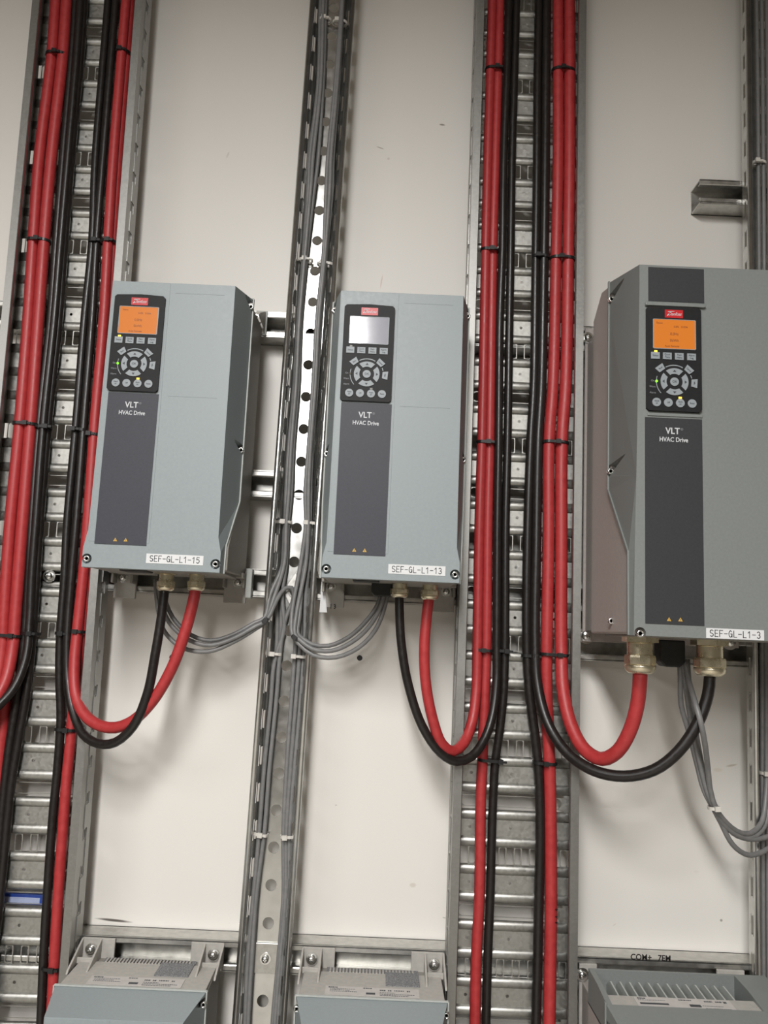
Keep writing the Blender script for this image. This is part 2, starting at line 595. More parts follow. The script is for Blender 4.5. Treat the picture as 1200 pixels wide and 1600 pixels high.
def cable_tray(xc, z0, z1, wide_phase, label, tilt=0.0, side_phase=0):
    t = thing('cable_tray', label, 'cable tray', (xc, 41, z0), 'wide ribbed cable trays', tilt)
    o = (xc, 41, z0)
    H = 45.0
    W = 88.5
    xl, xr = xc - W, xc + W
    mb = MB()
    k = math.floor((z0 - wide_phase) / UNIT) + 1
    d0 = 43.0

    def P(u, z):
        return (u, d0, z)

    def flat(a, b, u0=None, u1=None):
        mb.add([P(u0 if u0 is not None else xl, a), P(u1 if u1 is not None else xr, a), P(u1 if u1 is not None else xr, b), P(u0 if u0 is not None else xl, b)], [(0, 1, 2, 3)], 'galv')
    while True:
        zc = wide_phase + k * UNIT
        if zc + 25 > z1:
            break
        kind = k % 4
        a, b = zc - 11.6, zc + 11.6
        if kind == 0:       # long transverse slots
            flat(a, b, xl, xc - 76)
            flat(a, b, xc + 76, xr)
            hole_cell(mb, xc - 76, xc + 76, a, b, stadium(xc, zc, 146, 15, 3), P, 'galv')
        elif kind == 2:     # row of short upright slots
            n = 8
            w = 2 * W / n
            for q in range(n):
                hole_cell(mb, xl + q * w, xl + (q + 1) * w, a, b, [(xl + (q + .5) * w + sx, zc + sz) for sx, sz in ((4.4, 9), (3, 11), (-3, 11), (-4.4, 9), (-4.4, -9), (-3, -11), (3, -11), (4.4, -9))], P, 'galv')
        else:
            n = 3
            w = 2 * W / n
            for q in range(n):
                hole_cell(mb, xl + q * w, xl + (q + 1) * w, a, b, stadium(xl + (q + .5) * w, zc + 1, 4.6, 4.6, 2), P, 'galv')
        # pressed rib up to the next unit
        ra, rb = b, zc + UNIT - 11.6
        xs = [xl, xl + 7, xl + 14, xr - 14, xr - 7, xr]
        hs = [0, 0.3, 1, 1, 0.3, 0]
        N = 6
        vs = []
        for i in range(N + 1):
            s = sin(pi * i / N) ** 0.6 * 5.0 if 0 < i < N else 0
            for x, h in zip(xs, hs):
                vs.append((x, d0 + s * h, ra + (rb - ra) * i / N))
        fs = [(i * 6 + j, i * 6 + j + 1, (i + 1) * 6 + j + 1, (i + 1) * 6 + j) for i in range(N) for j in range(5)]
        mb.add(vs, fs, 'galv', True)
        k += 1
    mb.build('tray_base', t, o, solid=0.7)
    for s in (-1, 1):
        mb = MB()
        xo = xc + s * W
        fn = lambda u, z: (xo, u, z)
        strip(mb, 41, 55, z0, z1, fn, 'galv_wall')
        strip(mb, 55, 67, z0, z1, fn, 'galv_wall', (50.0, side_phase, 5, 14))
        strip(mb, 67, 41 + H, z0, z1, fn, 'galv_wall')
        # folded front lip
        lip = [(xo, 41 + H), (xo - s * 11.5, 41 + H), (xo - s * 12.5, 41 + H - 1), (xo - s * 12.5, 41 + H - 6)]
        for a, b in zip(lip, lip[1:]):
            mb.add([(a[0], a[1], z0), (b[0], b[1], z0), (b[0], b[1], z1), (a[0], a[1], z1)], [(0, 1, 2, 3)], 'galv_wall')
        mb.build('side_flange', t, o, solid=1.2)
    return t


cable_tray(-482, 400, 2770, 1102.6, 'wide ribbed galvanised cable tray on the left, leaning slightly, full of red and black cables', -0.0155, 2046)
cable_tray(203.3, 400, 2770, 1112.3, 'wide ribbed galvanised cable tray between the middle drive and the largest drive', 0.0, 2050)


# ------------------------------------------------------------------ narrow perforated channels
def perforated_channel(xc, z0, z1, hole_phase, label, tilt, flare=True, HW=37.5):
    t = thing('perforated_channel', label, 'channel', (xc, 41, z0), 'narrow perforated channels', tilt)
    o = (xc, 41, z0)
    mb = MB()
    base = lambda u, z: (xc + u, 43, z)
    P = 51.6
    B = 20.0 if flare else HW - 3
    if not flare:
        strip(mb, -B, -20, z0, z1, base, 'shiny')
        strip(mb, 20, B, z0, z1, base, 'shiny')
    strip(mb, -20, -10, z0, z1, base, 'shiny')
    strip(mb, -10, 10, z0, z1, base, 'shiny', (P, hole_phase, 16.5, 16.5))
    strip(mb, 10, 20, z0, z1, base, 'shiny')
    mb.build('channel_base', t, o, solid=1.2)
    for s in (-1, 1):
        mb = MB()
        if flare:
            side = lambda u, z: (xc + s * (20 + (HW - 23) * (u - 43) / 23.0), u, z)
        else:
            side = lambda u, z: (xc + s * (HW - 3), u, z)
        a, b = (50, 58) if flare else (49, 57)
        strip(mb, 43, a, z0, z1, side, 'shiny')
        strip(mb, a, b, z0, z1, side, 'shiny', (P, hole_phase + P / 2, 4.5, 26))
        strip(mb, b, 66, z0, z1, side, 'shiny')
        mb.build('side_wall', t, o, solid=1.0)
        mb = MB()
        mb.tube([(xc + s * (HW - 4.2), 67.5, z0), (xc + s * (HW - 4.2), 67.5, z1)], 4.2, 'shiny', 16)
        mb.build('rolled_edge', t, o)
    return t


perforated_channel(-147.8, 400, 2770, 1599, 'narrow perforated steel channel of grey cables between the two smaller drives', 0.0128)
perforated_channel(574.6, 400, 2770, 1602, 'narrow perforated steel channel at the right edge, partly behind the largest drive', 0.0097, False)


# ------------------------------------------------------------------ bolts
def bolt_geo(mb, x, d, z, r=5.5, m='chrome', washer=True):
    if washer:
        mb.lathe((x, d, z), 'd', [(r * 0.5, 0), (r * 1.55, 0), (r * 1.55, 1.4), (r * 0.5, 1.5)], m, 24, False)
    mb.lathe((x, d, z), 'd', [(r * 0.9, 1.2), (r, 1.6), (r, 4.8), (r * 0.8, 6.6), (r * 0.3, 7.4)], m, 20)
    mb.box(x - r * .55, x + r * .55, d + 7.0, d + 7.7, z - .6, z + .6, m)
    mb.box(x - .6, x + .6, d + 7.0, d + 7.7, z - r * .55, z + r * .55, m)


def bolt(x, d, z, label, r=5.5, plate=None, group='fixing bolts of the trays and channels'):
    t = thing('fixing_bolt', label, 'bolt', (x, d, z), group)
    mb = MB()
    bolt_geo(mb, x, d + (2 if plate else 0), z, r)
    mb.build('bolt_head', t, (x, d, z))
    if plate:
        mb = MB()
        if plate == 'diamond':
            q = 29
            mb.prism_d([(x, z + q), (x - 17, z), (x, z - q), (x + 17, z)], d, d + 2, 'strut')
        else:
            mb.box(x - 21, x + 17, d, d + 2, z - 20, z + 20, 'strut')
        mb.build('washer_plate', t, (x, d, z), bevel=.4)
    return t


bolt(-129.2, 44.5, 1553.6, 'bolt on a diamond shaped washer plate in the middle channel', 6, 'diamond')
bolt(-139.7, 44.5, 1037, 'bolt on a square plate low in the middle channel', 5, 'square')
b_ = (-498.4, 1561.4)
bolt(b_[0], 44.5, b_[1], 'domed bolt in the ribbed base of the left cable tray', 6)
b_ = (310.7, 1507.9)
bolt(b_[0], 41, b_[1], 'large bolt and washer at the bottom left foot of the largest drive', 8)
b_ = (531.8, 1506.1)
bolt(b_[0] - 6, 41, b_[1] + 2, 'bolt at the bottom right foot of the largest drive', 8)

# pull rivets and marks in wall board
for (px, lab) in (((-27.6, 1458.9), 'small dark plug hole in the wall below the middle drive'),
                  ((-315.7, 1447.5), 'small dark plug hole in the wall under the cables of the leftmost drive')):
    mb = MB()
    mb.lathe((px[0], 0, px[1]), 'd', [(1.6, .2), (3.4, .3), (4.2, 1.1), (3.2, 1.4), (1.8, .6)], 'dark', 16)
    tag(mb.build('wall_plug', None, (px[0], 0, px[1])), lab, 'wall plug')

mb = MB()
b_ = (588.9, 2231.6)
mb.lathe((b_[0], 44.5, b_[1]), 'd', [(1, 0), (7.6, 0), (7.6, 2), (5, 3), (1, 3)], 'rubber', 20)  # black disc laid on the base for the dark of a hole
tag(mb.build('dark_hole_disc', None, (b_[0], 44.5, b_[1])), 'round black disc standing for a hole in the base of the right edge channel', 'hole')


# ------------------------------------------------------------------ control panel shared by all drives
def screw_geo(mb, x, d, z, r=3.6, axis='d'):
    mb.lathe((x, d, z), 'd', [(r * .5, -2.5), (r, -2.5), (r, 2.2), (r * .82, 3.0), (r * .55, 3.0), (r * .5, 1.2)], 'chrome', 18)
    mb.lathe((x, d, z), 'd', [(r * .1, 1.0), (r * .52, 1.2)], 'dark', 6, False)


def control_panel(t, o, x0, z0, d, on, raised=4.0):
    """keypad: x0,z0 = lower left corner, d = face it stands on; 69 x 134.5 mm"""
    Wp, Hp = 68.5, 134.5
    mb = MB()
    c = 3.0
    poly = [(x0 + c, z0), (x0 + Wp - c, z0), (x0 + Wp, z0 + c), (x0 + Wp, z0 + Hp - c), (x0 + Wp - c, z0 + Hp), (x0 + Wp * .5, z0 + Hp + 1.4), (x0 + c, z0 + Hp), (x0, z0 + Hp - c), (x0, z0 + c)]
    mb.prism_d(poly, d - 1, d + raised, 'bezel')
    f = d + raised
    cx, cz = x0 + .50 * Wp, z0 + (1 - .722) * Hp
    # printed arcs and legends stay on the panel
    def arc(r, a0, a1, w=1.1, n=14):
        pts = []
        for i in range(n + 1):
            a = radians(a0 + (a1 - a0) * i / n)
            pts.append((a, r))
        inner = [(cx + (r - w / 2) * cos(a), cz + (r - w / 2) * sin(a)) for a, _ in pts]
        outer = [(cx + (r + w / 2) * cos(a), cz + (r + w / 2) * sin(a)) for a, _ in pts]
        for i in range(n):
            mb.prism_d([inner[i], inner[i + 1], outer[i + 1], outer[i]], f - .1, f + .25, 'key')
    arc(21.3, 60, 120, 1.2)
    arc(22.3, 163, 178, .8, 5)
    arc(22.3, 184, 222, .9)
    arc(22.3, 14, 25, 1.0, 4)
    for i, s in enumerate(('On', 'Warn.', 'Alarm')):
        mb.text(s, 3.4, (x0 + 7.5, f, cz - i * 7.6 + .5), 'grey_ink', .95)
    p = mb.build('control_panel', t, o, bevel=.5)
    # display
    dx0, dx1, dz0, dz1 = x0 + .125 * Wp, x0 + .885 * Wp, z0 + (1 - .405) * Hp, z0 + (1 - .125) * Hp
    mb = MB()
    sm = 'screen_on' if on else 'screen_off'
    mb.box(dx0, dx1, f - 1, f + .35, dz0, dz1, sm)
    if on:
        g = f + .35
        mb.text('Status', 3.6, (dx0 + 7.5, g, dz1 - 4.6), 'screen_ink', .9)
        mb.text('0.0%   0.00A', 3.6, ((dx0 + dx1) / 2 + 8, g, dz1 - 9), 'screen_ink', .95)
        mb.text('0.0Hz', 5.2, ((dx0 + dx1) / 2, g, dz0 + 19), 'screen_ink', .85)
        mb.text('0kWh', 5.0, ((dx0 + dx1) / 2, g, dz0 + 10.5), 'screen_ink', .9)
        mb.text('Auto Remote', 3.4, ((dx0 + dx1) / 2 - 3, g, dz0 + 3.2), 'screen_ink', .95)
    q = mb.build('display', p, o)
    if not on:
        q['label'] = 'unlit grey display'
    else:
        q['label'] = 'orange backlit display'
    # thin light frame of the display window
    mb = MB()
    for a in ((dx0 - .7, dx0 + .3, dz0, dz1), (dx1 - .3, dx1 + .9, dz0, dz1), (dx0, dx1, dz0 - .6, dz0 + .1), (dx0, dx1, dz1 - .1, dz1 + .5)):
        mb.box(a[0], a[1], f - .5, f + .7, a[2], a[3], 'key')
    mb.build('display_frame', p, o)
    # badge
    bx0, bx1, bz0, bz1 = x0 + .335 * Wp, x0 + .665 * Wp, z0 + (1 - .106) * Hp, z0 + (1 - .028) * Hp
    mb = MB()
    mb.box(bx0, bx1, f - .5, f + .5, bz0, bz1, 'logo')
    mb.text('Danfoss', 6.2, ((bx0 + bx1) / 2 + .8, f + .5, (bz0 + bz1) / 2 - .4), 'white_ink', .82, .02, .4)
    mb.prism_d([(bx0 + 2.2, bz0 + 2.4), (bx0 + 3.4, bz0 + 2.2), (bx0 + 7.5, bz1 - 2.6), (bx0 + 6.6, bz1 - 2.4)], f + .5, f + .75, 'white_ink')
    mb.prism_d([(bx0 + 3.6, bz1 - 2.2), (bx0 + 11.5, bz1 - 1.7), (bx0 + 12, bz1 - 2.3), (bx0 + 3.8, bz1 - 3.0)], f + .5, f + .75, 'white_ink')
    mb.build('logo_badge', p, o)
    # four soft keys
    for u, s in ((.155, ('Status',)), (.372, ('Quick', 'Menu')), (.59, ('Main', 'Menu')), (.812, ('Alarm', 'Log'))):
        kx, kz = x0 + u * Wp, z0 + (1 - .478 - (u - .5) * 0.0) * Hp
        mb = MB()
        mb.box(kx - 5.4, kx + 5.4, f - .5, f + 1.2, kz - 4.3, kz + 4.3, 'key')
        for i, w in enumerate(s):
            mb.text(w, 3.3, (kx, f + 1.2, kz + (len(s) - 1) * 1.7 - i * 3.4), 'ink', .9)
        mb.build('soft_key', p, o, bevel=.3)
    # arrow keys
    for q in range(4):
        ac = pi / 2 * q
        mb = MB()
        n = 8
        ins, outs = [], []
        for i in range(n + 1):
            a = ac + radians(-38 + 76 * i / n)
            a2 = ac + radians(-33 + 66 * i / n)
            ins.append((cx + 10.0 * cos(a2), cz + 10.0 * sin(a2)))
            outs.append((cx + 17.3 * cos(a), cz + 17.3 * sin(a)))
        mb.prism_d(ins + outs[::-1], f - .5, f + 1.2, 'key')
        tc_ = (cx + 13.6 * cos(ac), cz + 13.6 * sin(ac))
        tri = [(1.7 * cos(ac), 1.7 * sin(ac)), (-1.1 * cos(ac) - 2 * sin(ac), -1.1 * sin(ac) + 2 * cos(ac)), (-1.1 * cos(ac) + 2 * sin(ac), -1.1 * sin(ac) - 2 * cos(ac))]
        mb.prism_d([(tc_[0] + a, tc_[1] + b) for a, b in tri], f + 1.1, f + 1.45, 'ink')
        mb.build('arrow_key', p, o)
    mb = MB()
    mb.lathe((cx, f, cz), 'd', [(1, -.4), (5.4, -.4), (5.4, 1.2), (1, 1.3)], 'key', 28, False)
    mb.text('OK', 4.0, (cx, f + 1.3, cz), 'ink')
    mb.build('ok_key', p, o)
    # back, cancel, info
    for nm, s, dx_, dz_, an, w, h in (('back_key', 'Back', -17.3, 16.8, radians(38), 11.4, 7.6), ('cancel_key', 'Cancel', 17.8, 16.0, radians(-42), 11.4, 7.6), ('info_key', 'Info', 24.6, -1.0, radians(-94), 11.6, 7.4)):
        mb = MB()
        ca, sa = cos(an), sin(an)
        poly = [(-w / 2, h / 2), (w / 2, h / 2), (w / 2 - 1.4, -h / 2), (-w / 2 + 1.4, -h / 2)]
        mb.prism_d([(cx + dx_ + a * ca - b * sa, cz + dz_ + a * sa + b * ca) for a, b in poly], f - .5, f + 1.2, 'key')
        mb.text(s, 3.0, (cx + dx_, f + 1.2, cz + dz_), 'ink', .85, 0, 0, an)
        mb.build(nm, p, o)
    # bottom round keys
    for u, s in ((.175, ('Hand', 'on')), (.386, ('Off',)), (.602, ('Auto', 'on')), (.815, ('Reset',))):
        kx, kz = x0 + u * Wp, z0 + (1 - .922) * Hp
        mb = MB()
        mb.lathe((kx, f, kz), 'd', [(1, -.4), (5.4, -.4), (5.4, 1.2), (1, 1.3)], 'key', 28, False)
        for i, w in enumerate(s):
            mb.text(w, 3.0, (kx, f + 1.3, kz + (len(s) - 1) * 1.4 - i * 2.8), 'ink', .85)
        mb.build('round_key', p, o)
    # indicator lights
    for (u, v, m_) in ((.165, .437, 'led_amber'), (.602, .872, 'led_amber'), (.178, .722, 'led_green')):
        kx, kz = x0 + u * Wp, z0 + (1 - v) * Hp
        mb = MB()
        if m_ == 'led_green':
            mb.lathe((kx, f, kz), 'd', [(.3, -.2), (1.5, -.2), (1.5, .9), (.3, 1.3)], m_ if on else 'led_off', 12)
        else:
            mb.box(kx - 1.8, kx + 1.8, f - .2, f + 1.0, kz - 1.1, kz + 1.1, m_ if on else 'led_off')
        mb.build('indicator_light', p, o)
    return p


def triangle_geo(mb, x, z, d, s=4.6):
    mb.prism_d([(x - s / 2 * 1.15, z - s / 2), (x + s / 2 * 1.15, z - s / 2), (x, z + s / 2)], d, d + .25, 'yellow')
    mb.box(x - .25, x + .25, d + .2, d + .4, z - s * .2, z + s * .15, 'plate')
    mb.box(x - .25, x + .25, d + .2, d + .4, z - s * .38, z - s * .28, 'plate')


def name_plate(t, o, x0, x1, z0, z1, d, m):
    mb = MB()
    mb.box(x0, x1, d - .5, d + .6, z0, z1, m)
    cx = (x0 + x1) / 2
    mb.text('VLT', 11.2, (cx - 1.2, d + .6, z1 - 16.5), 'white_ink', .92, .22)
    mb.text('\u00ae', 4.2, (cx + 10.2, d + .6, z1 - 13.8), 'grey_ink')
    mb.text('HVAC Drive', 8.0, (cx, d + .6, z1 - 27.3), 'white_ink', .84, .14)
    triangle_geo(mb, cx - 7.0, z0 + 6.4, d + .6)
    triangle_geo(mb, cx + 6.6, z0 + 6.6, d + .6)
    mb.build('name_plate', t, o)


def code_sticker(t, o, x0, x1, z0, z1, d, s):
    mb = MB()
    mb.box(x0, x1, d - .2, d + .5, z0, z1, 'sticker')
    mb.strokes(s, 7.4, ((x0 + x1) / 2, d + .5, (z0 + z1) / 2), 'ink', 5.5 if len(s) > 11 else 5.6, .85, 1.02)
    mb.build('code_sticker', t, o)


def gland(t, o, x, d, ztop, R, L, label=None):
    """metal cable gland hanging down from ztop"""
    mb = MB()
    mb.lathe((x, d, ztop), 'z', [(R * .5, 0), (R * 1.12, 0), (R * 1.12, -L * .15), (R * .5, -L * .17)], 'brass', 6, False, rot=.52)
    prof = [(R * .6, -L * .15)]
    n = 8
    for i in range(n):
        a = -L * (.17 + .34 * i / n)
        b = -L * (.17 + .34 * (i + .5) / n)
        prof += [(R * .80, a), (R * .77, b)]
    prof += [(R * .78, -L * .52)]
    mb.lathe((x, d, ztop), 'z', prof, 'brass', 28)
    mb.build('gland_body', t, o)
    # the hex collar and domed nut are one turned piece
    mb = MB()
    mb.lathe((x, d, ztop), 'z', [(R * .6, -L * .50), (R * .94, -L * .50), (R * .98, -L * .56), (R * .98, -L * .74), (R * .92, -L * .76)], 'brass', 10, False)
    mb.lathe((x, d, ztop), 'z', [(R * .90, -L * .74), (R * .95, -L * .80), (R * .90, -L * .90), (R * .74, -L * .98), (R * .62, -L), (R * .45, -L * .97)], 'brass', 28)
    mb.build('gland_nut', t, o)


# ------------------------------------------------------------------ the smaller drive
def small_drive(xc, z0, label, on=True, code=None, glands=(), grommet=None, group='wall mounted drives', tail='upper'):
    t = thing('variable_speed_drive', label, 'drive', (xc, 41, z0), group)
    o = (xc, 41, z0)
    X = lambda v: xc + v
    # -- cast base
    mb = MB()
    prof = [(43, 6), (196, 4), (196, 36), (147, 103), (147, 394), (108, 396), (62, 398), (43, 398)]
    mb.loft([[(X(-96), d, z0 + z) for d, z in prof], [(X(96), d, z0 + z) for d, z in prof]], 'cast')
    mb.build('heat_sink_base', t, o, bevel=1.5)
    # -- front cover
    rings = []
    F = 216
    for (z, wr, db, wf) in ((0, 92, 198, 90), (26, 92, 198, 90), (46, 93, 195, 85.5), (103, 98, 148, 85), (385, 97.5, 148, 84), (392.5, 97.5, 148, 84)):
        rings.append([(X(-wr), db, z0 + z), (X(-wf), F, z0 + z), (X(wf), F, z0 + z), (X(wr), db, z0 + z)])
    top = rings[-1]
    rings[-1] = [(top[0][0], 148, z0 + 401), top[1], top[2], (top[3][0], 148, z0 + 401)]
    mb = MB()
    mb.loft(rings, 'cover')
    cut = MB()
    for s in (-1, 1):
        cut.lathe((X(s * 84), 0, z0 + 11), 'd', [(6.5, 206), (6.5, 225)], 'cover', 18)
        cut.box(X(s * 84) - (6.5 if s < 0 else -0.0), X(s * 84) + (6.5 if s > 0 else 0.0), 206, 225, z0 - 5, z0 + 11, 'cover') if False else None
        for zz in (388, 177):
            cut.loft([[(X(s * 96) + 8 * cos(a), 140, z0 + zz + 8 * sin(a)) for a in [2 * pi * i / 14 for i in range(14)]],
                      [(X(s * 93) + .6 * cos(a), 196, z0 + zz + 10 + .6 * sin(a)) for a in [2 * pi * i / 14 for i in range(14)]]], 'cover')
    mb.build('front_cover', t, o, bevel=1.6, cutters=cut)
    # subtly raised keypad column
    mb = MB()
    mb.prism_d([(X(-83.4), z0 + 34), (X(-4.5), z0 + 34), (X(-4.5), z0 + 391.6), (X(-83.0), z0 + 391.6)], F - 1, F + .4, 'cover')
    mb.box(X(3), X(70), F - .2, F + .25, z0 + 378, z0 + 379, 'cover')
    mb.box(X(3), X(70), F - .2, F + .25, z0 + 233, z0 + 233.6, 'cover')
    mb.build('raised_column', t, o, bevel=.5)
    # rim along the parting line
    mb = MB()
    for s in (-1, 1):
        pts = [(X(s * 92.5), 197, z0 + 0), (X(s * 93), 197, z0 + 37), (X(s * 98.5), 148.5, z0 + 104), (X(s * 98.5), 148.5, z0 + 402)]
        mb.sweep(pts, 5.0, 2.0, 'ledge', up=(s * 1.0, 0, 0))
    mb.sweep([(X(-98.5), 148.5, z0 + 402), (X(98.5), 148.5, z0 + 402)], 4.0, 2.0, 'ledge', up=(0, 0, 1))
    mb.build('parting_rim', t, o, bevel=.4)
    # screws
    for s in (-1, 1):
        mb = MB(); screw_geo(mb, X(s * 84), 214.5, z0 + 11, 4.2); mb.build('cover_screw', t, o)
        for zz in (388, 177):
            mb = MB(); screw_geo(mb, X(s * 96), 153, z0 + zz, 4.2); mb.build('cover_screw', t, o)
    control_panel(t, o, X(-77.5), z0 + 237, F + .4, on)
    name_plate(t, o, X(-75.5), X(-7.8), z0 + 31, z0 + 235, F + .4, 'plate')
    if code:
        code_sticker(t, o, X(code[1]), X(code[1] + 74.5), z0 + 8.5, z0 + 21, F, code[0])
    # -- underside gland plate, feet
    mb = MB()
    mb.box(X(-88), X(88), 60, 190, z0 + 1, z0 + 7, 'cast')
    mb.box(X(-50), X(-14), 150, 186, z0 - 1, z0 + 3, 'dark')
    mb.build('gland_plate', t, o, bevel=1)
    for s in (-1, 1):
        # lower foot, a cast lug over the rail
        mb = MB()
        a, b = sorted((X(s * 66), X(s * 99)))
        mb.box(a, b, 41.5, 48, z0 - 34, z0 + 14, 'top')
        mb.box(a, a + 4, 46, 66, z0 - 12, z0 + 10, 'cast')
        mb.box(b - 4, b, 46, 66, z0 - 12, z0 + 10, 'cast')
        mb.box(a, b, 46, 80, z0 + 2, z0 + 10, 'cast')
        f_ = mb.build('mounting_foot', t, o, bevel=1)
        mb = MB(); bolt_geo(mb, X(s * 86.5), 48, z0 - 3, 5); mb.build('foot_bolt', f_, o)
        # upper ear
        mb = MB()
        a, b = sorted((X(s * 54), X(s * 100)))
        mb.box(a, b, 41.5, 46, z0 + 388, z0 + 424, 'top')
        e = 86.5 * s
        for q in (-13, 13):
            mb.prism_x([(46, z0 + 398), (104, z0 + 397), (100, z0 + 401), (56, z0 + 420), (46, z0 + 424)], X(e + q) - 1.4, X(e + q) + 1.4, 'top')
        mb.lathe((X(e), 46, z0 + 409), 'd', [(6, 0), (8.5, 0), (8.5, 3), (6, 3)], 'top', 16)
        mb.box(X(e - 12), X(e + 12), 66, 69, z0 + 398, z0 + 406, 'top')
        f_ = mb.build('mounting_ear', t, o, bevel=.6)
        mb = MB(); bolt_geo(mb, X(e), 48, z0 + 410, 5); mb.build('foot_bolt', f_, o)
    # -- top face details
    if tail == 'lower':
        mb = MB()
        mb.prism_x([(64, z0 + 396), (147, z0 + 394), (147, z0 + 399.5), (64, z0 + 400.5)], X(-95), X(95), 'top')
        mb.build('top_panel', t, o, bevel=1)
        mb = MB()
        mb.box(X(18), X(64), 62, 104, z0 + 399, z0 + 401.8, 'patch')
        for i in range(26):
            x = X(-60) + i * 4.6
            mb.box(x, x + 2.4, 52, 66, z0 + 396, z0 + 401.5, 'top')
        mb.box(X(-64), X(64), 46, 62, z0 + 396, z0 + 399, 'patch')
        mb.build('heat_sink_fins', t, o)
        mb = MB()
        mb.prism_x([(112, z0 + 400.2), (138, z0 + 399.9), (138, z0 + 400.4), (112, z0 + 400.7)], X(-62), X(62), 'rating')
        for row, (s, a) in enumerate((('VLT HVAC Drive   Danfoss', -56), ('T/C: FC-102  380-480V  50/60Hz', -56), ('IP55  CE  UL   -CAUTION-', 4))):
            pass
        rr = random.Random(7)
        for (x0, x1, dd, w) in ((-58, -46, 114, 3.2), (-56, -22, 119, 1.0), (-56, -30, 123, 1.0), (-56, -20, 127, 1.0), (-12, 0, 114, 2.2), (-8, 4, 128, 5.0),
                                (10, 18, 118, 3.2), (21, 26, 118, 3.4), (29, 42, 118, 2.4), (46, 50, 118, 3.4), (10, 30, 126, 1.0), (10, 56, 130, 1.0), (10, 48, 134, 1.0)):
            x = x0
            while x < x1:
                wd = rr.uniform(1.2, 3.2)
                mb.box(X(x), X(min(x + wd, x1)), dd, dd + w, z0 + 400.5, z0 + 400.8, 'ink')
                x += wd + (.7 if w < 4 else 0)
        mb.build('rating_label', t, o)
    # -- glands
    for (gx, gd, gz, R, L) in glands:
        gland(t, o, gx, gd, gz, R, L)
    if grommet:
        gx, gd, gz, w, h = grommet
        mb = MB()
        mb.prism_d([(gx - w / 2, gz), (gx + w / 2, gz), (gx + w / 2, gz - h + 5), (gx + w / 2 - 5, gz - h), (gx - w / 2 + 5, gz - h), (gx - w / 2, gz - h + 5)], gd - 14, gd + 14, 'rubber')
        mb.build('cable_grommet', t, o, bevel=1.5)
    return t


small_drive(-300.5, 1567, 'grey wall drive with lit orange screen and sticker SEF-GL-L1-15, leftmost of the upper row', True, ('SEF-GL-L1-15', -6.5),
            glands=((-301, 130, 1571, 13.2, 27.5), (-258.5, 130, 1572, 13.2, 26.5)), grommet=(-314, 88, 1570, 14, 16))
small_drive(12, 1567, 'grey wall drive with an unlit screen and sticker SEF-GL-L1-13, in the middle', False, ('SEF-GL-L1-13', -3.2),
            glands=((26.5, 130, 1573, 13.2, 24.5), (69, 130, 1574, 13.2, 27)), grommet=(2, 104, 1577, 30, 27))
small_drive(-299.5, 630, 'small grey drive at the bottom left, only its top with rating label in view', True, None, tail='lower', group='drives of the bottom row')
small_drive(12, 630, 'small grey drive at the bottom centre, only its top with rating label in view', True, None, tail='lower', group='drives of the bottom row')


